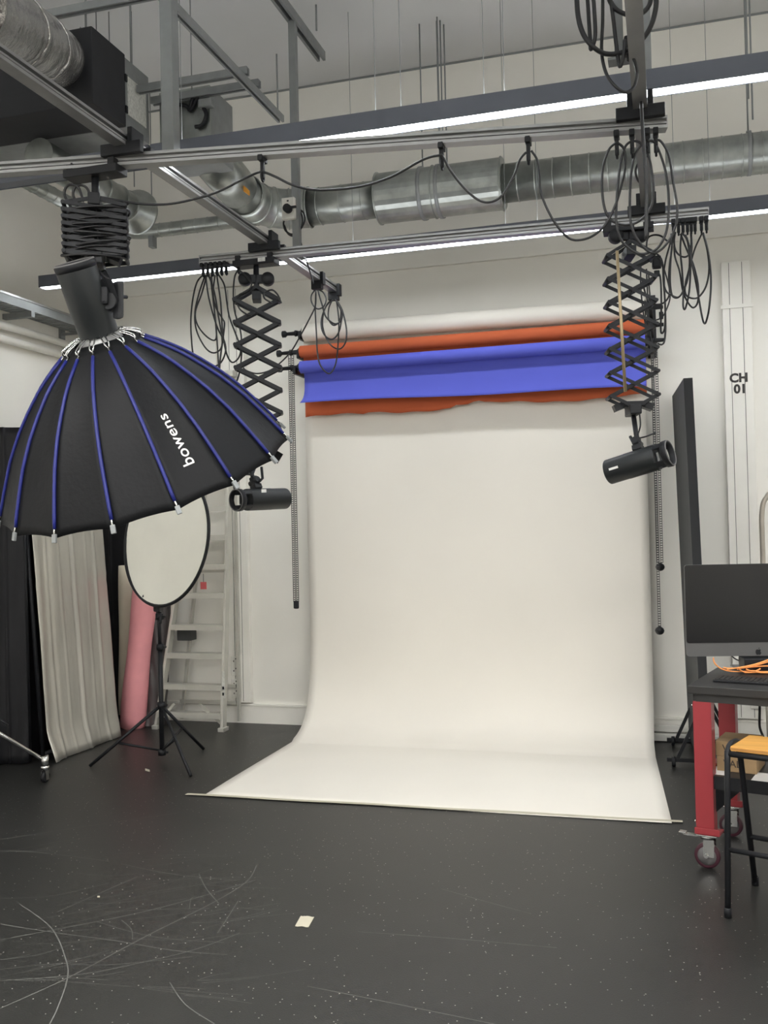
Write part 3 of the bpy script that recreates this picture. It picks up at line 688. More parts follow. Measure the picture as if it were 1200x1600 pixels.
# left far head
ml = V((pL[1].x, pL[1].y, pL[4]))
rl = at(382, 781, d=5.30); fl_ = at(446, 779, d=5.52); ax = (rl-fl_).normalized()
hL = flash(fl_, ax, .36, .06, ml, 'black tubular flash head below the softbox tip, before the white wall')
zR = (CAM-fl_); zR = (zR-ax*zR.dot(ax)).normalized(); yl = zR.cross(ax)
MB().box(fl_+ax*.2+zR*.048+V((0, 0, .04)), (.035, .03, .002), (ax, frame(ax, zR)[1], (zR+V((0, 0, .8))).normalized())).build('name_sticker', 'white', hL[0])
MB().tube(smooth([hL[1]+V((-.03, 0, .03)), hL[1]+V((-.02, 0, .08)), hL[1]+V((-.09, 0, .085)), hL[1]+V((-.13, -.02, .05)), hL[1]+V((-.12, -.03, -.01))], 6), .006, 6).build('power_lead', 'cable', hL[0])

# ------------------------------------------------------------------ big parabolic softbox
SD = 4.3; rim_c = at(230.1, 739.0, d=SD); RR = .6056*SD/4.0; tilt = .375; ang = .248; ph = 3.8663
n_ = (UP*math.cos(ang)-RT*math.sin(ang))*math.cos(tilt)-FW*math.sin(tilt)
e1 = RT*math.cos(ang)+UP*math.sin(ang); e2 = n_.cross(e1); H = .575*SD/4.0
ring_c = rim_c+n_*H
sb = thing('softbox', 'huge black sixteen-rib parabolic softbox with blue ribs and white brand lettering', 'softbox', tuple(ring_c))
PR = [(0.0, .20), (.03, .235), (.10, .335), (.2, .46), (.32, .575), (.45, .685), (.6, .79), (.75, .875), (.88, .945), (1.0, 1.0)]
def prof_(s_):
    for i in range(len(PR)-1):
        if s_ <= PR[i+1][0]: f = (s_-PR[i][0])/(PR[i+1][0]-PR[i][0]); return PR[i][1]*(1-f)+PR[i+1][1]*f
    return 1.0
def rib_pt(k, s_, out=0):
    th = ph+k*PI/8; d = e1*math.cos(th)+e2*math.sin(th)
    return ring_c-n_*(H*s_)+d*(RR*prof_(s_)+out)
NS = 18
for k in range(16):
    def fn(u, v, k=k):
        p = rib_pt(k, v)*(1-u)+rib_pt(k+1, v)*u
        ctr = ring_c-n_*(H*v); sag = 4*u*(1-u); inw = (p-ctr).normalized()
        return p-inw*(.012*sag*(.4+.6*math.sin(PI*v)))+n_*(.008*sag*v**6)
    MB().grid(fn, 8, NS).build('fabric_panel', 'fabric', sb, thick=.002)
    rb = MB().tube([rib_pt(k, s_/NS, .004) for s_ in range(1, NS)], .0075, 8).build('rib', 'piping', sb)
    a, c = rib_pt(k, .955, .006), rib_pt(k, 1.0, .008); dd = (c-a).normalized()
    b = MB(); b.cyl(rib_pt(k, .92, .006), c, .0042, seg=8); b.build('rib_rod', 'chrome', rb)
    th = ph+k*PI/8; d_ = e1*math.cos(th)+e2*math.sin(th); tg = d_.cross(n_)
    MB().box(c-dd*.002, (.02, .012, .035), frame(dd, tg), bev=.003).build('end_cap', 'strut', rb)
    # hinge claw at the ring
    r0 = ring_c+d_*(RR*.12)+n_*.012; r1 = rib_pt(k, .04, .004)
    b = MB()
    for s_ in (-1, 1): b.tube(smooth([r0+tg*.004*s_, r0+d_*.02+n_*.012+tg*.009*s_, r1+n_*.02+tg*.008*s_, r1], 3), .0038, 6)
    b.tube([r1, rib_pt(k, .08, .004)], .005, 6)
    b.build('hinge_claw', 'chrome', sb)
MB().lathe(ring_c-n_*.035, ring_c+n_, [(0, .085), (0, .1), (.02, .1), (.03, .092), (.05, .09), (.05, .078), (0, .076)], 32, cap=False).build('speed_ring', 'alu', sb)
# rim flaps (velcro tabs) and inner lining
k = 6; p = rib_pt(k, 1.0); q = (rib_pt(5, 1.0)+rib_pt(6, 1.0))/2
MB().box(at(433, 714, d=4.33), (.035, .004, .05), (RT*.85-UP*.5, FW, UP*.85+RT*.5)).build('velcro_tab', 'fabric', sb)
MB().grid(lambda u, v: rim_c+n_*.03+(e1*math.cos(2*PI*u)+e2*math.sin(2*PI*u))*(RR*.955*v+1e-4), 32, 1).build('diffuser_cloth', 'refl', sb)
# lettering on the panel between ribs 3 and 4
vs, fs = text_mesh('bowens', .062, bold=.0004, spacing=1.05)
wd = max(v.x for v in vs); LS = .238; sc_ = LS/wd
def onpanel(tx, ty):
    s_ = .80-(tx*sc_)/(H*1.18)*1.0; u = .60-ty*sc_/.235*1.0
    u = u; p = rib_pt(3, s_)*(1-u)+rib_pt(4, s_)*u
    ctr = ring_c-n_*(H*s_); sag = 4*u*(1-u); inw = (p-ctr).normalized()
    return p-inw*(.012*sag*(.4+.6*math.sin(PI*s_)))+n_*(.008*sag*s_**6)+inw*.003
MB().add([onpanel(v.x, v.y) for v in vs], fs).build('lettering', 'white', sb)
# near flash head on the softbox
mn = V((pN[1].x, pN[1].y, pN[4]))
hN = flash(ring_c+n_*.012, n_, .315, .083, mn+V((.03, 0, -.02)), 'large black flash head pointing down into the softbox', handle=False)
bs = ring_c+n_*.2; sd = RT
b = MB(); b.box(bs+sd*.1, (.03, .05, .12), (sd, frame(n_)[0], n_), bev=.012); b.box(bs+sd*.13-n_*.03, (.03, .03, .16), (sd, frame(n_)[0], UP), bev=.014)
b.cyl(bs+sd*.09-FW*.03-n_*.04, bs+sd*.09+FW*.04-n_*.04, .035); b.build('yoke', 'black', hN[0])
b = MB(); b.box(at(163, 462, d=3.98), (.035, .03, .075), (RT, FW, UP), bev=.014); b.build('grip_handle', 'black', hN[0])
MB().tube(smooth([mn+V((.02, -.04, 0)), at(158, 428, d=4.0), at(172, 440, d=4.0), at(176, 462, d=4.0), at(168, 474, d=4.0)], 6), .006, 6).build('power_lead', 'cable', hN[0])

# ------------------------------------------------------------------ hanging cables
def cable(name, paths, label, r=.0055, group=None, P=None, N=None, Y=None, closed=False, wob=.02, seg=6, m_='cable'):
    b = MB(); rr = random.Random(len(label)+int(paths[0][0][0]))
    for i, pl_ in enumerate(paths):
        pts = []
        for j, (x, y) in enumerate(pl_):
            q = at(x, y, Y=Y) if Y is not None else at(x, y, P=P, N=N)
            off = wob*math.sin(j*1.1+i*2+rr.random()); v = ray(x, y); pts.append(q+v.normalized()*off)
        b.tube(smooth(pts, 6, closed), r, seg, closed)
    o = b.build(name, m_); tag(o, label, 'cable', group); return o
NP = dict(P=nP+V((0, -.01, 0)), N=nN, wob=.01)
def z(s, f, ox, oy): return [(x/f+ox, y/f+oy) for x, y in s]
cable('hanging_cable', [[(157, 308), (190, 314), (225, 319), (262, 319), (300, 312), (340, 300), (380, 280), (402, 270), (412, 269), (430, 276), (460, 290), (500, 297), (560, 292), (610, 277), (660, 250), (685, 243), (692, 245), (703, 265), (722, 290), (745, 311), (765, 316), (785, 305), (803, 275), (812, 250), (822, 238)]],
      'long black cable swagging between hooks along the nearer cross rail', .0052, **NP)
cable('hanging_cable', [z([(90, 706), (118, 750), (128, 820), (135, 900), (170, 990), (220, 1070), (270, 1118), (320, 1125), (380, 1105), (440, 1050), (485, 960), (510, 880), (530, 790), (525, 700), (492, 668)], 3, 800, 0)],
      'black cable sagging deep right of the last swag, up to first right hook', .0052, **NP)
cable('cable_loop', [z([(490, 668), (455, 700), (428, 780), (422, 880), (435, 980), (470, 1035), (530, 1055), (590, 1040), (640, 990), (662, 920), (655, 800), (635, 720), (600, 670), (563, 660)], 3, 800, 0)], 'black cable loop between first and second right hooks', .0052, **NP)
cable('cable_loop', [z([(563, 660), (530, 690), (505, 790), (490, 950), (490, 1050), (515, 1130), (570, 1180), (620, 1190), (680, 1165), (722, 1090), (735, 980), (728, 850), (705, 750), (670, 670), (636, 660)], 3, 800, 0)], 'longest black cable loop under the second right hook', .0052, **NP)
cable('cable_loop', [z([(636, 660), (590, 700), (562, 790), (552, 950), (560, 1060), (600, 1140), (655, 1185), (710, 1160), (760, 1080), (775, 980), (755, 850), (735, 730), (700, 665), (672, 655)], 3, 800, 0)], 'wide black cable loop under the third and fourth right hooks', .0052, **NP)
cable('hanging_cable', [z([(600, -60), (602, 200), (590, 370), (604, 470), (612, 600), (622, 750), (630, 900), (628, 1120)], 3, 800, 0)], 'thick black cable dropping straight from ceiling past right hooks', .007, P=nP+V((0, -.12, 0)), N=nN, wob=.004)
TP = dict(Y=3.5, wob=.03)
cable('cable_loop', [z([(320, -160), (305, -60), (308, 60), (330, 150), (370, 210), (430, 250), (500, 250), (570, 220), (630, 160), (665, 80), (675, -20), (640, -130)], 3, 800, 0)], 'largest grey-black cable loop at the top right edge of frame', .009, **TP)
cable('cable_loop', [z([(455, -90), (455, -10), (490, 45), (560, 74), (610, 60), (645, 20), (655, -60)], 3, 800, 0)], 'small high cable loop at top right', .009, **TP)
cable('cable_loop', [z([(350, -90), (358, 60), (366, 180), (370, 232), (390, 170), (385, 40), (375, -90)], 3, 800, 0)], 'narrow hanging cable bight left in the top right bundle', .007, **TP)
cable('cable_loop', [z([(425, -90), (425, 100), (420, 240), (440, 340), (480, 400), (530, 433), (570, 410), (586, 350), (578, 300), (560, 250)], 3, 800, 0)], 'lowest cable loop of the top right bundle, crossing the light', .006, **TP)
cable('cable_loop', [z([(455, -60), (475, 90), (490, 220), (505, 312), (525, 250), (528, 190)], 3, 800, 0)], 'narrow centre cable bight in the top right bundle', .007, **TP)
b = MB(); q = at(986, 72, Y=3.56); b.box(q, (.05, .04, .07), bev=.01); b.cyl(q-V((0, .0, .05)), q-V((0, 0, .03)), .016); o = b.build('junction_box', 'black', postD)
b = MB(); q = at(983, 30, Y=3.58); b.box(q, (.045, .03, .26), bev=.004); b.build('power_strip', 'trim', postD)
# far rail, left bundle
ff = 3.4286
LB = dict(Y=5.1, wob=.03, group=None)
zz = lambda s: z(s, ff, 250, 370)
cable('cable_loop', [zz([(235, 200), (200, 240), (178, 320), (166, 430), (168, 540), (180, 640), (210, 700), (260, 702), (320, 680), (350, 620), (345, 560), (305, 480), (262, 330), (245, 210)])], 'leftmost, widest black cable loop of the left far-rail bundle', .005, **LB)
cable('cable_loop', [zz([(242, 205), (210, 300), (188, 400), (195, 500), (240, 590), (285, 622), (325, 600), (332, 540), (312, 420), (292, 300), (262, 210)])], 'second black cable loop in the left far-rail bundle', .005, **LB)
cable('cable_loop', [zz([(250, 205), (225, 300), (190, 400), (200, 470), (245, 530), (290, 555), (303, 520), (292, 400), (270, 215)])], 'shorter black cable loop in the left far-rail bundle', .005, **LB)
cable('cable_loop', [zz([(275, 205), (292, 400), (306, 560), (318, 740), (322, 660), (345, 480), (335, 440), (300, 380), (285, 300), (295, 205)])], 'long narrow cable loop dropping behind the softbox', .005, **LB)
cable('cable_loop', [zz([(315, 205), (345, 260), (358, 350), (372, 430), (405, 520), (432, 600), (420, 650), (385, 672), (355, 620), (335, 500), (325, 350), (305, 210)])], 'right cable loop of the left far-rail bundle', .005, **LB)
cable('hanging_cable', [zz([(418, 178), (400, 215), (393, 300), (400, 400), (430, 500), (438, 600), (430, 700), (415, 765), (392, 792)])], 'single cable hanging left of the left scissor lift', .005, **LB)
cable('hanging_cable', [zz([(425, 180), (455, 205), (490, 250), (470, 290), (425, 310), (412, 350), (430, 390), (470, 418), (490, 420)])], 'short cable curling round top of the left scissor lift', .005, Y=5.05, wob=.01)
cable('hanging_cable', [zz([(650, 355), (630, 310), (600, 285), (560, 300), (560, 330), (600, 355)])], 'short curl of cable at right shoulder of left scissor lift', .005, Y=5.05, wob=.01)
cable('hanging_cable', [zz([(740, -10), (765, 70), (795, 160), (822, 250)]), zz([(835, 300), (832, 370), (800, 440), (752, 530), (705, 610), (650, 670), (590, 715), (520, 733), (460, 715), (440, 690)])], 'cable running from the rail end down across the left scissor lift', .005, Y=5.65, wob=.02)
QP = dict(Y=6.0, wob=.02)
cable('cable_loop', [zz([(840, 275), (812, 310), (812, 350), (840, 385), (875, 375), (890, 335), (875, 298), (845, 280)]), zz([(845, 285), (870, 370), (890, 430), (935, 466), (968, 450), (975, 410), (945, 345)])], 'small round cable coil at the first rail-end clamp', .0055, **QP)
cable('cable_loop', [zz([(925, 330), (890, 370), (865, 440), (868, 500), (895, 540), (930, 546), (960, 505), (972, 430), (962, 370), (935, 335)])], 'left oval cable coil below the rail end', .0055, Y=6.25, wob=.02)
cable('cable_loop', [zz([(925, 335), (905, 380), (903, 440), (930, 474), (962, 450), (968, 380), (940, 335)])], 'smallest cable coil below the rail end', .0055, Y=6.25, wob=.01)
cable('cable_loop', [zz([(940, 335), (975, 390), (998, 490), (995, 560), (965, 600), (920, 585), (885, 530), (870, 460), (885, 380), (925, 335)])], 'right drooping cable coil below the rail end', .0055, Y=6.3, wob=.02)
cable('cable_loop', [zz([(835, 290), (832, 400), (838, 520), (843, 620), (860, 690), (905, 733), (938, 690), (952, 600), (958, 450), (945, 340)])], 'longest cable loop hanging over the blue roll', .0055, Y=6.2, wob=.02)
# far rail, right bundle
z2 = lambda s: z(s, 6, 930, 340)
RB = dict(Y=5.24, wob=.04)
cable('cable_loop', [z2([(735, 130), (715, 300), (703, 500), (705, 640), (725, 735), (780, 748), (830, 680), (870, 560), (885, 400), (865, 220), (810, 140)])], 'leftmost cable loop of the right far-rail bundle', .005, **RB)
cable('cable_loop', [z2([(752, 135), (740, 230), (760, 320), (820, 368), (875, 350), (900, 250), (895, 140)])], 'shortest cable loop of the right far-rail bundle', .005, **RB)
cable('cable_loop', [z2([(808, 150), (798, 300), (815, 500), (825, 700), (825, 830), (845, 852), (880, 700), (893, 500), (888, 300), (845, 160)])], 'narrow cable loop in the middle of the right far-rail bundle', .005, **RB)
cable('cable_loop', [z2([(900, 140), (905, 300), (880, 480), (845, 620), (850, 720), (910, 757), (975, 740), (1040, 640), (1068, 480), (1050, 300), (1010, 150)])], 'wide cable loop in the right half of the right far-rail bundle', .005, **RB)
cable('cable_loop', [z2([(1012, 140), (1055, 300), (1080, 480), (1085, 650), (1068, 850), (1040, 975), (1020, 988), (1000, 920), (970, 750), (935, 560), (895, 380), (860, 190)])], 'longest cable loop at far right, dropping lowest of its bundle', .005, **RB)
cable('cable_loop', [z2([(800, 150), (850, 280), (920, 440), (960, 600), (968, 740), (950, 820), (910, 842), (860, 780), (820, 680), (790, 500), (745, 350), (742, 150)])], 'diagonal crossing cable loop in the right far-rail bundle', .005, **RB)
cable('cable_loop', [z2([(1000, 150), (935, 290), (890, 450), (850, 620), (790, 740), (720, 730), (660, 680), (640, 560), (660, 400), (700, 250), (715, 150)])], 'long cable loop reaching from right bundle toward the scissor lift', .005, **RB)
cable('cable_loop', [z2([(480, 300), (490, 200), (540, 165), (610, 170), (670, 215), (720, 260), (700, 420), (690, 560), (695, 720), (640, 800), (560, 815), (500, 790), (440, 600)])], 'cable looping behind the top of the right scissor lift', .005, Y=5.3, wob=.02)
cable('cable_loop', [z2([(500, 400), (530, 350), (585, 345), (630, 420), (640, 600), (655, 800), (655, 1000), (640, 1070), (615, 1060), (620, 800), (610, 560), (570, 500)]), z2([(520, 420), (560, 370), (610, 400), (640, 500), (650, 700), (660, 1000), (650, 1150), (625, 1190), (585, 1180)])], 'narrow paired cable loops hanging right of the scissor lift', .005, Y=5.36, wob=.02)
cable('cable_loop', [z2([(640, 460), (690, 640), (700, 760), (650, 900), (600, 950), (540, 965)]), z2([(430, 420), (425, 600), (440, 800), (470, 1000), (520, 1150)]), z2([(500, 520), (510, 700), (540, 900), (560, 1150)]), z2([(480, 480), (490, 700), (500, 950), (530, 1180)])], 'tangle of thin cables running down behind the right scissor lift', .004, Y=5.4, wob=.02)
b = MB(); q = at(1026, 410, Y=5.36); b.box(q, (.05, .04, .07), bev=.012); b.box(q+V((0, 0, -.06)), (.03, .03, .03), bev=.005); o = b.build('cable_plug', 'black'); tag(o, 'black inline plug hanging right of the right scissor lift', 'plug')
b = MB(); q = at(1033, 493, Y=5.36); b.box(q, (.022, .02, .04), bev=.005); o = b.build('cable_plug', 'black'); tag(o, 'small black plug end at bottom of the paired loops', 'plug')
# socket box with plug on the left post
q = at(451, 326, Y=5.55)
bx = MB().box((q.x, 5.555, q.z), (.085, .035, .135), bev=.006).build('socket_box', 'socket', postB)
b = MB(); b.cyl((q.x+.005, 5.5, q.z-.01), (q.x+.005, 5.54, q.z-.01), .026); b.box((q.x+.04, 5.51, q.z-.008), (.05, .015, .012)); b.build('plug', 'black', postB)
b = MB(); b.bb((q.x-.006, 5.536, q.z+.04), (q.x+.006, 5.538, q.z+.05)); b.build('switch', 'hole', postB)
o = cable('cable_coil', [[(466, 327), (474, 332), (476, 345), (468, 360), (456, 366), (446, 360), (443, 348), (448, 340)], [(466, 325), (472, 338), (471, 355), (460, 368), (450, 365), (444, 352)], [(460, 366), (468, 375), (473, 390)]], 'small cable coil hung behind the white socket box on post', .006, Y=5.62, wob=.005)
q = at(1022, 250, Y=5.36)
MB().box((q.x+.02, 5.345, q.z), (.075, .03, .16), bev=.006).build('socket_box', 'socket', postC)
cable('cable_coil', [[(1005, 250), (997, 256), (993, 268), (997, 282), (1004, 288), (1003, 275), (1000, 262), (1003, 250)], [(1000, 258), (1012, 256), (1018, 262)]], 'small cable coil beside the pale socket box on right post', .006, Y=5.33, wob=.005)

# ------------------------------------------------------------------ left corner: drapes, rolls, reflector, ladder
def drape_panel(name, a, c, z0, z1, m_, label, cat, folds, amp, back=.03, top=(0, 0), frame_m='black', extra=None, nv=40, nu=70):
    """cloth stretched on a tubular frame between floor points a and c"""
    a, c = V(a), V(c); d = (c-a); L = d.length; D = d.normalized(); N_ = V((D.y, -D.x, 0)); 
    if N_.dot(CAM-a) < 0: N_ = -N_
    t = thing(name, label, cat, tuple((a+c)/2)); rg = random.Random(7)
    fo = [(rg.random()*6, rg.uniform(.6, 1.6)) for _ in range(8)]
    def fn(u, v):
        zz_ = z1+(z0-z1)*v; p = a+d*u+V((top[0], top[1], 0))*(1-v); n0 = 0
        for fu, fw, fa in folds:
            du = (u-fu-.008*math.sin(v*5+fu*9))/fw; n0 += fa*math.exp(-du*du)
        n0 += amp*(.5*math.sin(u*17+fo[0][0]+v*2)+.35*math.sin(v*9+u*4+fo[1][0])+.3*math.sin(u*31+v*7+fo[2][0])+.25*math.sin(v*23+u*13))
        n0 += amp*2.2*max(0, v-.82)/.18*math.sin(u*14+v*20)
        if extra: n0 += extra(u, v)
        p = p+N_*n0; p.z = zz_+.0; return p
    MB().grid(fn, nu, nv).build('cloth', m_, t, thick=.003)
    b = MB(); q = -N_*back
    T0 = V((top[0], top[1], 0))
    for e in (a, c): b.cyl(e+q+V((0, 0, .01)), e+q+T0+V((0, 0, z1-.01)), .014)
    for zz_ in (z0+.05, z1-.02): b.cyl(a+q+T0*(zz_/z1)+V((0, 0, zz_)), c+q+T0*(zz_/z1)+V((0, 0, zz_)), .014)
    b.build('tube_frame', frame_m, t); return t
sl = at(53, 830, Y=5.5); sr = at(184, 826, Y=6.28)
folds = [(.16, .011, .011), (.2, .02, -.006), (.34, .008, .007), (.5, .009, -.009), (.525, .02, .012), (.70, .008, .008), (.84, .012, .012), (.03, .05, .02)]
drape_panel('silver_flat', (-3.96, 5.47, 0), (-3.93, 6.28, 0), .005, 2.02, 'silver', 'creased silver cloth panel standing on the floor below the softbox', 'reflector panel', folds, .0035, top=(-.14, .01),
            extra=lambda u, v: .05*max(0, v-.9)/.1*(1-u*.6)+.004*math.sin(v*38)*(1 if abs((v*38/PI/2) % 1-.5) < .1 else 0))
drape_panel('black_flat', (-4.5, 5.12, 0), (-4.06, 5.42, 0), .01, 2.22, 'drape', 'black cloth panel at far left edge beside the silver panel', 'cloth panel', [(.35, .01, .012), (.78, .012, .014), (.6, .05, .02)], .008, top=(-.02, 0))
drape_panel('black_flat', (-4.14, 5.5, 0), (-4.1, 6.4, 0), .01, 2.1, 'drape', 'black cloth panel standing behind the silver one', 'cloth panel', [(.3, .02, .01)], .006, top=(-.06, 0), frame_m='blackm')
xa, xb = at(150, 900, Y=6.84).x, at(233, 1000, Y=6.84).x
drape_panel('black_flat', (xa, 6.84, 0), (xb, 6.84, 0), .01, 1.95, 'drape', 'black cloth flat against the back wall behind the cream and pink rolls', 'cloth panel', [(.3, .02, .01)], .005)
# leaning rolls
def lean_roll(p, q, r, m_, label, loose=False):
    t = thing('paper_roll', label, 'paper roll', tuple(V(p))); b = MB(); p, q = V(p), V(q)
    L = (q-p).length; X, Y, Z = frame(q-p)
    pts = []; n = 44; turns = 1.5
    def fn(u, v):
        a_ = u*turns*2*PI+1.9; rr = r*(1-.16*u)*(1+.05*math.sin(v*9)+(.12*math.sin(u*8+v*3) if loose else 0))
        return p+Z*(v*L)+(X*math.cos(a_)+Y*math.sin(a_))*rr
    b.grid(fn, n, 14).build('rolled_sheet', m_, t, thick=.002)
    return t
lean_roll(at(197, 1120, Y=6.62)+V((-.06, .1, 0)), at(197, 884, Y=6.7), .058, 'cream', 'cream paper roll leaning in the corner behind the pink one')
q = at(210, 1135, Z=0.004); q2 = at(228, 900, Y=6.55)
lean_roll(q, q2, .1, 'pink', 'loosely rolled pink paper leaning in the corner', True)
q = at(243, 1132, Z=.004); q2 = at(251, 905, Y=6.72)
t = thing('wrapped_tube', 'grey plastic-wrapped tube standing behind the reflector stand', 'tube', tuple(q))
def fn(u, v):
    a_ = u*2*PI; X, Y, Z = frame(q2-q); rr = .082*(1+.07*math.sin(5*a_+v*14)+.05*math.sin(9*a_+v*31)+.1*(v < .03))
    return q+(q2-q)*v+(X*math.cos(a_)+Y*math.sin(a_))*rr
MB().grid(fn, 48, 60).build('plastic_wrap', 'wrap', t)
MB().cyl(q+V((0, 0, .001)), q+(q2-q)*1.003, .07, seg=24).build('inner_roll', 'wrap', t)

# round reflector on tripod
base = V((-3.24, 5.66, 0))
st = thing('light_stand', 'black tripod light stand holding the round reflector', 'light stand', tuple(base))
pole_b = at(253, 1163, Y=base.y); pole_t = at(251, 945, Y=base.y); base.x = pole_b.x
pb = V((base.x, base.y, .06)); hubz = at(255, 1102, Y=base.y).z
MB().cyl((base.x, base.y, .05), (base.x, base.y, .75), .016).build('lower_tube', 'blackm', st)
MB().cyl((base.x, base.y, .75), (base.x-.008, base.y, pole_t.z), .012).build('upper_tube', 'blackm', st)
b = MB()
for zz_ in (hubz, .75, .06, .95): b.cyl((base.x, base.y, zz_-.02), (base.x, base.y, zz_+.02), .026); b.box((base.x+.03, base.y, zz_), (.03, .012, .015), bev=.003)
b.build('collar', 'blackm', st)
for px, py in ((140, 1197), (318, 1170), (298, 1212)):
    f = at(px, py, Z=.008); s0 = V((base.x, base.y, hubz)); MB().tube([s0+(f-s0).normalized()*.02, f], .011, 8).build('leg', 'blackm', st)
    mid = s0+(f-s0)*.5 if px != 140 else s0+(f-s0)*.62
    MB().tube([V((base.x, base.y, .07)), mid], .008, 6).build('brace', 'blackm', st)
b = MB(); hp = V((base.x-.008, base.y, pole_t.z)); b.box(hp+V((0, 0, 0)), (.05, .05, .09), bev=.01); b.tube([hp+V((0, 0, .02)), hp+V((-.1, -.02, .06))], .011, 8); b.tube([hp+V((.02, 0, -.05)), hp+V((.03, -.03, -.12))], .01, 8); b.build('clamp_head', 'black', st)
cR = at(258, 842, Y=5.62); Dd = (cR-CAM).length
rf = thing('round_reflector', 'round cream reflector disc with black rim, partly behind softbox', 'reflector', tuple(cR))
aa = math.acos(.60); vd = (CAM-cR).normalized(); sx = vd.cross(V((0, 0, 1))).normalized()
Nn = (vd*math.cos(aa)+sx*math.sin(aa)+V((0, 0, .14))).normalized(); A_ = Nn.cross(V((0, 0, 1))).normalized(); B_ = A_.cross(Nn).normalized()
Rr = 102*Dd/FPX
MB().grid(lambda u, v: cR+(A_*math.cos(2*PI*u)+B_*math.sin(2*PI*u))*(Rr*v+1e-4)+Nn*(.006*math.sin(u*25)*v**3), 48, 8).build('disc_cloth', 'refl', rf)
MB().ring(cR, Nn, Rr, .011, 64, 8).build('rim', 'black', rf)

# aluminium ladder
lt = thing('step_ladder', 'tall aluminium step ladder folded against the back wall', 'ladder', (-3.5, 6.7, 0))
yb, yt = 6.6, 6.86; zt4 = 2.72
def lp(x, z_): return V((x, yb+(yt-yb)*z_/zt4, z_))
xb0, xb1 = -3.79, -3.235; xt0, xt1 = -3.44, -3.225
# right stile runs true, left stile splays
xR = lambda z_: xb1+(xt1-xb1)*z_/zt4
q = at(270, 977, Y=6.68); k_ = (q.x-xb0)/q.z
xL = lambda z_: xb0+k_*z_
for f_, nm in ((xL, 'stile'), (xR, 'stile')):
    MB().bar(lp(f_(.0)+0, .02), lp(f_(zt4), zt4), .07, .022, x=V((0, 1, 0)), bev=.003).build(nm, 'ladder', lt)
for py in (792, 837, 883, 928, 977, 1021, 1069, 1112):
    zz_ = at(340, py, Y=6.68).z; a_, c_ = lp(xL(zz_), zz_), lp(xR(zz_), zz_)
    b = MB(); b.box((a_+c_)/2, ((c_-a_).length, .085, .012)); b.box((a_+c_)/2+V((0, -.04, -.018)), ((c_-a_).length, .008, .034)); b.box((a_+c_)/2+V((0, .04, -.01)), ((c_-a_).length, .006, .02))
    b.build('step', 'ladder', lt)
for zz_ in [2.0+.23*k for k in range(3)]:
    a_, c_ = lp(xL(zz_), zz_), lp(xR(zz_), zz_); MB().box((a_+c_)/2, ((c_-a_).length, .085, .02)).build('step', 'ladder', lt)
a_, c_ = lp(xL(1.22), 1.22), lp(xR(1.22), 1.22); MB().box((a_+c_)/2+V((0, .05, 0)), ((c_-a_).length, .006, .07)).build('back_plate', 'ladder', lt)
# rear frame
for x in (xb0+.08, xb1+.02): MB().bar((x, 6.84, .03), (xL(2.3)+.05 if x < -3.5 else xb1+.015, 6.89, 2.3), .03, .02, x=V((0, 1, 0))).build('rear_leg', 'ladder', lt)
for zz_ in (.17, .3): MB().bar((xb0+.07, 6.84, zz_), (xb1, 6.84, zz_), .025, .02).build('rear_rung', 'ladder', lt)
b = MB(); b.bar(lp(xb1, .04), lp(xb1-.2, .19), .02, .005); b.bar(lp(xb0, .04), lp(xb0+.14, .19), .02, .005); b.build('diagonal_brace', 'ladder', lt)
for x in (xb0, xb1): MB().box(lp(x, .015), (.05, .09, .03), bev=.004).build('rubber_foot', 'ladder', lt)
MB().box(lp(xb1+.012, .35)+V((.0, -.038, 0)), (.022, .002, .2)).build('warning_label', 'label', lt)
b = MB()
for k in range(4): b.box(lp(xb1+.012, .28+k*.045)+V((.0, -.0395, 0)), (.014, .001, .022))
b.build('warning_mark', 'black', lt)
MB().box(lp(xR(2.7)-.02, 2.73), (.1, .1, .05), bev=.005).build('top_cap', 'ladder', lt)
q = at(318, 915, Y=6.62); b = MB(); b.box(q, (.05, .003, .055)); o = b.build('hang_tag', 'tag', lt); MB().cyl(q+V((0, 0, .028)), q+V((0, 0, .09)), .002).build('tag_string', 'black', lt)
q = at(290, 992, Y=6.8); o = MB().box((q.x, 6.82, q.z), (.12, .1, .085), bev=.006).build('wall_box', 'dbox'); tag(o, 'small dark grey box on wall seen through the ladder', 'box')
b = MB(); b.bb((q.x-.02, 6.87, q.z-.02), (q.x+.02, WY-.0005, q.z+.02)); b.build('mount', 'dbox', o)

# chrome boom stand leg with caster at far left
bc = V((-4.16, 4.72, 0)); bs_ = thing('boom_stand', 'chrome rolling boom stand, one castered leg entering from left edge', 'boom stand', tuple(bc))
MB().cyl(bc+V((0, 0, .2)), bc+V((0, 0, 1.6)), .02).build('column', 'chrome', bs_)
f0 = at(72, 1190, Y=5.04); f0 = V((-3.66, 5.04, f0.z))
for k, f in enumerate((V((-3.665, 5.04, 0)), V((-4.55, 4.95, 0)), V((-4.2, 4.15, 0)))):
    tp = V((f.x, f.y, .13)); lg = MB().tube([bc+V((0, 0, .56)), tp], .012, 10).build('leg', 'chrome', bs_)
    b = MB(); b.cyl(tp+V((0, 0, .03)), tp-V((0, 0, .03)), .022); b.lathe(tp-V((0, 0, .055)), tp, [(0, .024), (.02, .026), (.03, .018)], 14); b.box(tp+V((-.016, 0, -.085)), (.004, .03, .06)); b.box(tp+V((.016, 0, -.085)), (.004, .03, .06)); b.build('caster_fork', 'chrome', lg)
    MB().lathe((tp.x-.012, tp.y, .034), (tp.x+.012, tp.y, .034), [(0, .03), (.003, .034), (.021, .034), (.024, .03)], 18).build('wheel', 'black', lg)
b = MB(); b.tube([at(12, 1133, Y=4.85), at(-6, 1120, Y=4.83)], .008, 6); b.build('brace', 'blackm', bs_)

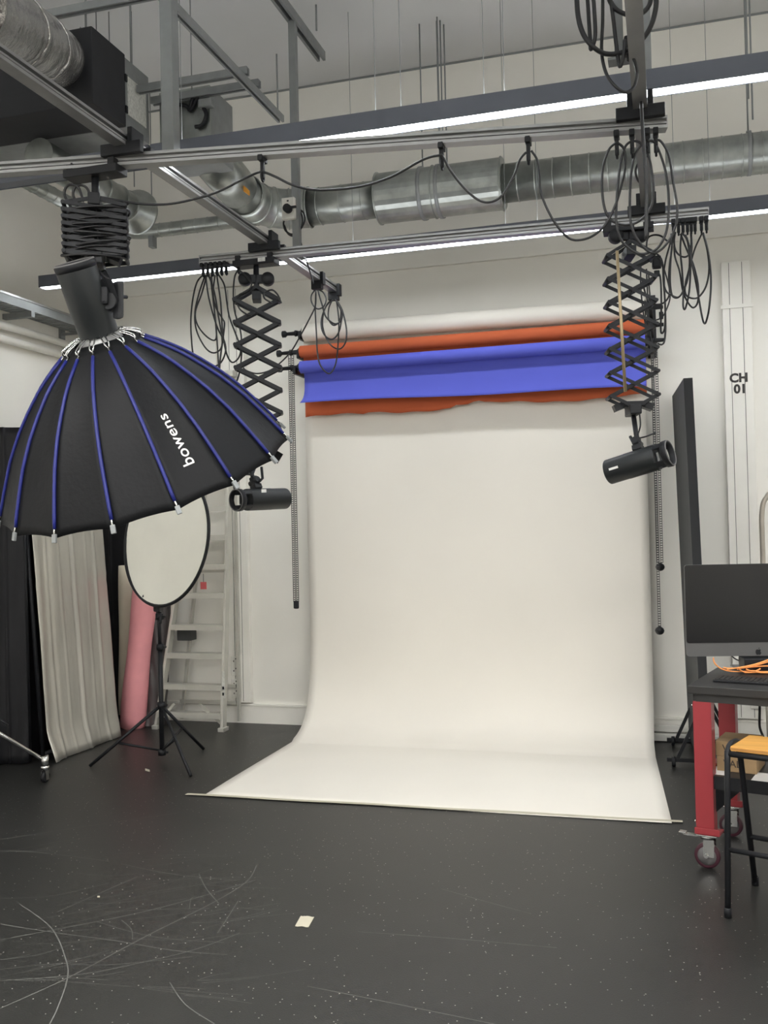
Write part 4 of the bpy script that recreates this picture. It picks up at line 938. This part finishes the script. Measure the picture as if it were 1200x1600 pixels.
# ------------------------------------------------------------------ right side: board, table, computer, stool
# tall black board on wheeled feet
bf = thing('black_board', 'tall black foam board standing edge-on behind the computer', 'board', (.2, 6.4, 0))
n0, n1 = V((.165, 6.1, 2.36)), at(1108, 1199, Y=6.0)
nb = V((.23, 6.0, .09)); nt_ = at(1068, 596, Y=6.05); nt_ = V((nt_.x, 6.05, 2.36)); ft = at(1057, 630, Z=2.36); ft = V((nt_.x-.06, 7.0-.12, 2.36))
nb = at(1098, 1199, Y=6.05); fb = V((nb.x-.06, 6.85, nb.z)); th_ = V((.052, 0, 0))
MB().add([nb, nb+th_, fb+th_, fb, nt_, nt_+th_, ft+th_, ft], [(0, 1, 2, 3), (4, 7, 6, 5), (0, 4, 5, 1), (1, 5, 6, 2), (2, 6, 7, 3), (3, 7, 4, 0)]).build('panel', 'board', bf)
MB().add([nb-V((0, .003, 0)), nb+th_-V((0, .003, 0)), nb+th_, nb, nt_-V((0, .003, 0)), nt_+th_-V((0, .003, 0)), nt_+th_, nt_], [(0, 1, 2, 3), (4, 7, 6, 5), (0, 4, 5, 1), (1, 5, 6, 2), (2, 6, 7, 3), (3, 7, 4, 0)]).build('shaded_edge', 'board2', bf)
for y, py in ((6.15, 1187), (6.72, 1156)):
    xm = nb.x+.03; x0 = at(1042, py, Y=y).x; x1 = 2*xm-x0; zb = at(1055, py, Y=y).z
    ft_ = MB().bar((x0, y, zb), (x1, y, zb), .022, .022).build('foot_bar', 'blackm', bf)
    b = MB()
    for s_ in (-1, 1): b.bar((xm+s_*(xm-x0)*.75, y, zb), (xm+s_*.03, y, .36), .02, .02)
    b.build('diagonal_brace', 'blackm', bf)
    for x in (x0+.04, x1-.04):
        MB().lathe((x-.012, y, .032), (x+.012, y, .032), [(0, .026), (.003, .031), (.021, .031), (.024, .026)], 16).build('wheel', 'black', ft_)
        MB().bb((x-.008, y-.01, .05), (x+.008, y+.01, zb)).build('caster_fork', 'chrome', ft_)
# two pale bars lying on floor by the skirting
for y, z_, r_, lb in ((6.84, .03, .024, 'white metal bar on the floor, nearer of two by skirting'), (6.87, .085, .022, 'white metal bar lying on the floor bar against the skirting')):
    b = MB(); b.bb((-.2, y-r_, z_-r_), (.36 if z_ < .05 else .18, y+r_, z_+r_), bev=.006); o = b.build('metal_bar', 'socket'); tag(o, lb, 'bar')

# red workshop table
rz = R_(-15); TB = V((.07, 4.36, 0)); tX = V((math.cos(rz), math.sin(rz), 0)); tY = V((.16, .55, 0)).normalized(); tY = V((-tX.y, tX.x, 0))
tb = thing('workshop_table', 'red steel table on casters with black top carrying the computer', 'table', tuple(TB))
W_, D_ = 1.25, .57; AX = (tX, tY, V((0, 0, 1)))
def tp_(u, v, z_): return TB+tX*u+tY*v+V((0, 0, z_))
MB().box(tp_(W_/2, D_/2, .772), (W_, D_, .036), AX, bev=.004).build('table_top', 'tabtop', tb)
b = MB(); b.box(tp_(W_/2, .03, .737), (W_-.06, .03, .034), AX); b.box(tp_(W_/2, D_-.03, .737), (W_-.06, .03, .034), AX); b.box(tp_(.03, D_/2, .737), (.03, D_-.06, .034), AX); b.build('top_rail', 'tabtop', tb)
for i, (u, v) in enumerate(((.055, .045), (.055, D_-.045), (W_-.05, .045), (W_-.05, D_-.045))):
    b = MB(); b.box(tp_(u, v-.028, .44), (.075, .004, .56), AX); b.box(tp_(u-.036, v, .44), (.004, .06, .56), AX); b.box(tp_(u+.036, v, .44), (.004, .06, .56), AX); b.box(tp_(u+.01, v, .158), (.105, .085, .012), AX, bev=.004); b.box(tp_(u+.01, v-.04, .168), (.105, .006, .026), AX, bev=.002)
    lg = b.build('leg', 'red', tb)
    b = MB(); b.box(tp_(u+.005, v, .146), (.085, .075, .007), AX, bev=.002); b.cyl(tp_(u, v, .128), tp_(u, v, .144), .03)
    b.box(tp_(u+.01, v-.02, .09), (.045, .003, .075), AX); b.box(tp_(u+.01, v+.02, .09), (.045, .003, .075), AX); b.cyl(tp_(u+.0, v-.03, .058), tp_(u+.0, v+.03, .058), .009)
    b.box(tp_(u-.065, v-.01, .138), (.06, .026, .006), AX); b.box(tp_(u-.1, v-.01, .144), (.03, .03, .008), AX, bev=.002); b.build('caster_fork', 'chrome', lg)
    c_ = tp_(u, v, .055)
    MB().lathe(c_-tY*.015, c_+tY, [(0, .04), (.0, .05), (.004, .054), (.026, .054), (.03, .05), (.03, .04)], 28, cap=False).build('wheel', 'wheel', lg)
    MB().lathe(c_-tY*.013, c_+tY, [(0, 0), (0, .041), (.026, .041), (.026, 0)], 20, cap=False).build('wheel_hub', 'wgrey', lg)
MB().box(tp_(W_/2, D_/2, .40), (W_-.1, D_-.06, .006), AX).build('lower_shelf', 'tabtop', tb)
MB().box(tp_(W_/2, .035, .375), (W_-.15, .012, .055), AX).build('shelf_rail', 'blackm', tb)
MB().box(tp_(.055, D_/2, .4), (.02, D_-.1, .03), AX).build('side_rail', 'red', tb)
b = MB()
for s_ in (0, 1):
    p0 = tp_(.1, .03, .35); b.add([p0, p0+tX*.1, p0-V((0, 0, .1)), p0+tY*.004, p0+tX*.1+tY*.004, p0-V((0, 0, .1))+tY*.004], [(0, 1, 2), (3, 5, 4), (0, 3, 4, 1), (1, 4, 5, 2), (2, 5, 3, 0)])
b.build('corner_gusset', 'blackm', tb)
b = MB()
for z_ in (.2, .7): b.cyl(tp_(.014, .03, z_)-tX*.006, tp_(.014, .03, z_), .006, seg=8)
b.build('bolt', 'chrome', tb)
TT = .7905
# monitor
ml_b, ml_t = at(1073, 1026, d=4.5), at(1069, 883, d=4.5); mX = (at(1200, 1027.5, d=4.47)-ml_b).normalized(); mX.z = 0; mX.normalize(); mY = V((-mX.y, mX.x, 0)); mZ = V((0, 0, 1)); mh = ml_t.z-ml_b.z; mw = .69
mo = thing('computer_monitor', 'black all-in-one computer with grey chin on the red table', 'computer', tuple(ml_b+mX*mw/2))
c_ = ml_b+mX*mw/2+mZ*mh/2; AXm = (mX, mY, mZ)
def rrect(wd, h, r, n=5):
    o_ = []
    for cx, cy, a0 in ((wd/2-r, h/2-r, 0), (-wd/2+r, h/2-r, PI/2), (-wd/2+r, -h/2+r, PI), (wd/2-r, -h/2+r, 1.5*PI)):
        for k in range(n+1): a_ = a0+PI/2*k/n; o_.append((cx+r*math.cos(a_), cy+r*math.sin(a_)))
    return o_
def plate(c, wd, h, r, t0, t1):
    P = rrect(wd, h, r); n = len(P); vs = [c+mX*x+mZ*z_+mY*t_ for t_ in (t0, t1) for x, z_ in P]
    return MB().add(vs, [tuple(range(n)), tuple(range(n, 2*n))]+[(i, (i+1) % n, (i+1) % n+n, i+n) for i in range(n)])
plate(c_, mw, mh, .014, 0, .012).build('case', 'chin', mo)
chin = mh*.145
plate(c_+mZ*chin/2, mw-.002, mh-chin-.002, .012, -.0025, 0).build('screen', 'screen', mo)
MB().lathe(c_+mY*.012, c_+mY, [(0, mh*.42), (.02, mh*.36), (.04, mh*.2), (.045, 0)], 32, cap=False).build('rear_bulge', 'chin', mo)
# fruit emblem on the chin
ap = [(0, .30), (.12, .36), (.28, .36), (.42, .26), (.34, .12), (.33, -.04), (.46, -.2), (.38, -.4), (.24, -.54), (.1, -.5), (0, -.47), (-.1, -.5), (-.24, -.54), (-.38, -.4), (-.47, -.15), (-.46, .1), (-.36, .3), (-.2, .37), (-.08, .33)]
ac_ = at(1185, 1018, P=c_, N=mY); sA = .0285
b = MB(); b.add([ac_-mY*.001+mX*(x*sA)+mZ*(y*sA) for x, y in ap], [tuple(range(len(ap)))]); lf = [(0, .42), (.04, .56), (.16, .68), (.17, .55), (.1, .45)]
b.add([ac_-mY*.001+mX*(x*sA)+mZ*(y*sA) for x, y in lf], [tuple(range(len(lf)))]); b.build('emblem', 'black', mo)
fc = c_+mY*.09; b = MB(); b.box(V((fc.x, fc.y, TT+.005)), (.2, .18, .008), AXm, bev=.003); b.box(V((fc.x, fc.y+.03, TT+.1)), (.16, .006, .2), AXm); b.build('stand', 'chin', mo)
q = at(1170, 1042, d=4.5); o = MB().box(V((q.x+.05, q.y, TT+.034)), (.17, .1, .065), AXm, bev=.005).build('dock_box', 'blackm'); tag(o, 'dark box under the monitor behind orange cables', 'box')
# keyboard
kq = at(1114, 1062, Z=TT+.01); kX = tX; kc = kq+kX*.215+tY*.06
kb = thing('keyboard', 'flat black keyboard on the table before the monitor', 'keyboard', (kc.x, kc.y, TT))
MB().box(V((kc.x, kc.y, TT+.006)), (.43, .125, .01), AX, bev=.003).build('case', 'blackm', kb)
b = MB()
for i in range(21):
    for j in range(6): b.box(V((kc.x, kc.y, TT+.0125))+kX*(-.2+i*.02)+tY*(-.05+j*.02), (.016, .016, .004), AX)
b.build('key', 'tabtop', kb, kind='stuff')
# orange cable pile
zz3 = lambda s: z(s, 12, 1100, 1000)
b = MB()
OC = [[(175, 330), (185, 400), (230, 470), (310, 530), (420, 570), (560, 590), (740, 590), (900, 575), (1080, 600), (1300, 610)],
      [(360, 515), (480, 530), (640, 525), (800, 505), (980, 470), (1150, 420), (1320, 370)], [(620, 545), (700, 520), (900, 500), (1100, 485), (1320, 480)],
      [(640, 510), (680, 560), (780, 610), (900, 650), (1000, 668), (1150, 655), (1320, 640)], [(750, 600), (850, 630), (1000, 632), (1150, 628), (1320, 630)],
      [(780, 530), (850, 560), (930, 570), (1000, 550), (1050, 520)], [(960, 575), (1060, 600), (1200, 605), (1320, 600)], [(420, 530), (600, 505), (800, 470), (1000, 420), (1200, 350)]]
for i, s in enumerate(OC):
    pts = []
    for x, y in zz3(s):
        q = at(x, y, P=c_-mY*.05, N=mY); pts.append(V((q.x, q.y-.012*i*.4, max(q.z, TT+.008))))
    b.tube(smooth(pts, 6), .0033, 7)
o = b.build('orange_cable', 'cord'); tag(o, 'tangled orange tether cable heaped under the monitor', 'cable')
cable('monitor_lead', [zz3([(520, 300), (580, 350), (660, 390), (700, 420)])], 'thin black lead behind the monitor stand', .003, P=c_+mY*.06, N=mY, wob=0)
# cartons on the lower shelf
SZ = .4035
cf = at(1121, 1226, P=tp_(.2, .13, 0), N=tY)
def carton(z0, h, wd, dp, off, label):
    p0 = V((cf.x, cf.y, z0))+tX*off; t = thing('carton', label, 'box', tuple(p0)); MB().box(p0+tX*wd/2+tY*dp/2+V((0, 0, h/2)), (wd, dp, h), AX, bev=.002).build('carton_body', 'card', t)
    MB().box(p0+tX*wd/2+tY*dp/2+V((0, 0, h)), (wd, .03, .001), AX).build('lid_seam', 'card', t)
    vs, fs = text_mesh('VAL', .042, bold=.0005, spacing=1.0)
    b = MB(); b.add([p0+tX*(.028+v.x)+V((0, 0, h*.33+v.y))-tY*.0012 for v in vs], fs); b.build('lettering', 'ink', t); return t
hh = (at(1121, 1180, P=tp_(.2, .13, 0), N=tY).z-cf.z)/2
carton(SZ, hh, .165, .2, 0, 'lower brown carton lettered VAL on the table shelf'); carton(SZ+hh+.001, hh, .163, .2, -.003, 'upper brown carton lettered VAL, on the other carton')
for off, lb in ((-.02, 'white paper sheet poking out under the cartons at left'), (.19, 'white paper sheet on the shelf right of the cartons')):
    p0 = V((cf.x, cf.y, SZ))+tX*off; o = MB().box(p0+tX*.02+tY*(.0 if off < 0 else -.03), (.1, .14, .0012), AX).build('paper_sheet', 'white'); tag(o, lb, 'paper')

# stool with ply seat and bent black tube frame
g = lambda px, py, Z: at(px, py, Z=Z)
sZ = .615; s0 = g(1141, 1166, sZ); s1_ = g(1163, 1147, sZ); sX_ = g(1200, 1173, sZ)-s0; sX_.z = 0; sX_ = sX_.normalized(); sY_ = V((-sX_.y, sX_.x, 0)); sw = .36; sdp = (s1_-s0).length*.98
so = thing('bar_stool', 'black tube stool with square ply seat at right edge', 'stool', (s0.x+.15, s0.y+.15, 0))
AXs = (sX_, sY_, V((0, 0, 1))); sc0 = s0+sX_*sw/2+sY_*sdp/2
MB().box(V((sc0.x, sc0.y, sZ-.009)), (sw, sdp, .018), AXs, bev=.003).build('seat', 'wood', so)
MB().box(V((sc0.x, sc0.y, sZ-.0095)), (sw+.001, sdp+.001, .008), AXs).build('ply_edge', 'woodedge', so)
fA = V((.185, 3.86, 0)); fB = at(1180, 1383, Z=0); rT = .0115
zu = sZ-.031
A0 = s0-sX_*.012+sY_*.0; B0 = s0+sX_*.055+sY_*(sdp+.0)
A0 = V((A0.x, A0.y, zu)); Bt = at(1156, 1180, Y=s0.y+.07); Bt = V((Bt.x, Bt.y, zu))
dAB = fB-fA
fC = fA+sX_*.42; fD = fB+sX_*.3
tC = V((s0.x, s0.y, zu))+sX_*(sw+.01); tD = V((Bt.x, Bt.y, zu))+sX_*(sw-.08)
legs = {'a': (A0, fA), 'b': (Bt, fB), 'c': (tC, fC), 'd': (tD, fD)}
for k_, (t0, f) in legs.items():
    l = MB().tube([t0+V((0, 0, .006 if k_ not in 'ac' else .012)), t0+(f-t0)*.04, V((f.x, f.y, .004))], rT, 12).build('leg', 'blackm', so)
    MB().lathe((f.x, f.y, 0), (f.x, f.y, .05), [(0, .011), (0, .0145), (.035, .0145), (.037, .012)], 12, cap=False).build('rubber_foot', 'black', l)
fz = lambda k_, z_: legs[k_][1]+(legs[k_][0]-legs[k_][1])*(z_/legs[k_][0].z)
MB().tube([A0, tC], rT, 10).build('seat_rail', 'blackm', so); MB().tube([Bt, tD], rT, 10).build('seat_rail', 'blackm', so)
arc = smooth([A0+V((0, 0, -.02)), A0+V((0, 0, .012))+sY_*.01, A0+V((0, 0, .03))+sY_*.04, A0+V((0, 0, .03))+sY_*.1, A0+sY_*.14+V((0, 0, .02))], 5)
MB().tube(arc, rT, 10).build('corner_hoop', 'blackm', so)
zA = at(1142, 1335, Y=fA.y).z; MB().tube([fz('a', zA), fz('c', zA)], rT*.9, 10).build('footrest', 'blackm', so)
zB = at(1172, 1300, Y=fB.y).z; MB().tube([fz('b', zB), fz('d', zB)], rT*.9, 10).build('footrest', 'blackm', so)

# things at the right edge behind the table: a pale tubular stand, a hanging lead, a small white rack
pc = at(1193, 880, Y=6.6); pt_ = at(1196, 775, Y=6.6)
cs = thing('clothes_rail', 'pale tubular rail frame by wall at the right edge', 'clothes rail', (pc.x, 6.6, 0))
MB().tube(smooth([V((pc.x+.005, 6.6, .05)), V((pc.x, 6.6, .6)), V((pc.x-.003, 6.6, 1.3)), V((pc.x, 6.6, pt_.z-.1)), V((pc.x+.03, 6.6, pt_.z-.01)), V((pc.x+.1, 6.6, pt_.z+.02)), V((pc.x+.5, 6.6, pt_.z+.02)), V((pc.x+.58, 6.6, pt_.z-.05)), V((pc.x+.6, 6.6, 1.2)), V((pc.x+.6, 6.6, .05))], 6), .016, 10).build('tube_frame', 'perspex', cs)
b = MB(); b.bb((pc.x-.02, 6.4, .02), (pc.x+.02, 6.8, .05)); b.bb((pc.x+.58, 6.4, .02), (pc.x+.62, 6.8, .05)); b.build('foot_bar', 'perspex', cs)
b = MB(); b.bb((pc.x+.012, 6.585, .42), (pc.x+.59, 6.615, .45)); b.bb((pc.x+.012, 6.58, .36), (pc.x+.59, 6.62, .385)); b.build('low_shelf', 'socket', cs)
cable('hanging_lead', [[(1187, 1076), (1187, 1110), (1187, 1135), (1192, 1150), (1196, 1162), (1204, 1200), (1200, 1228)]], 'black lead dropping behind the table at right edge', .006, Y=4.95, wob=.0)
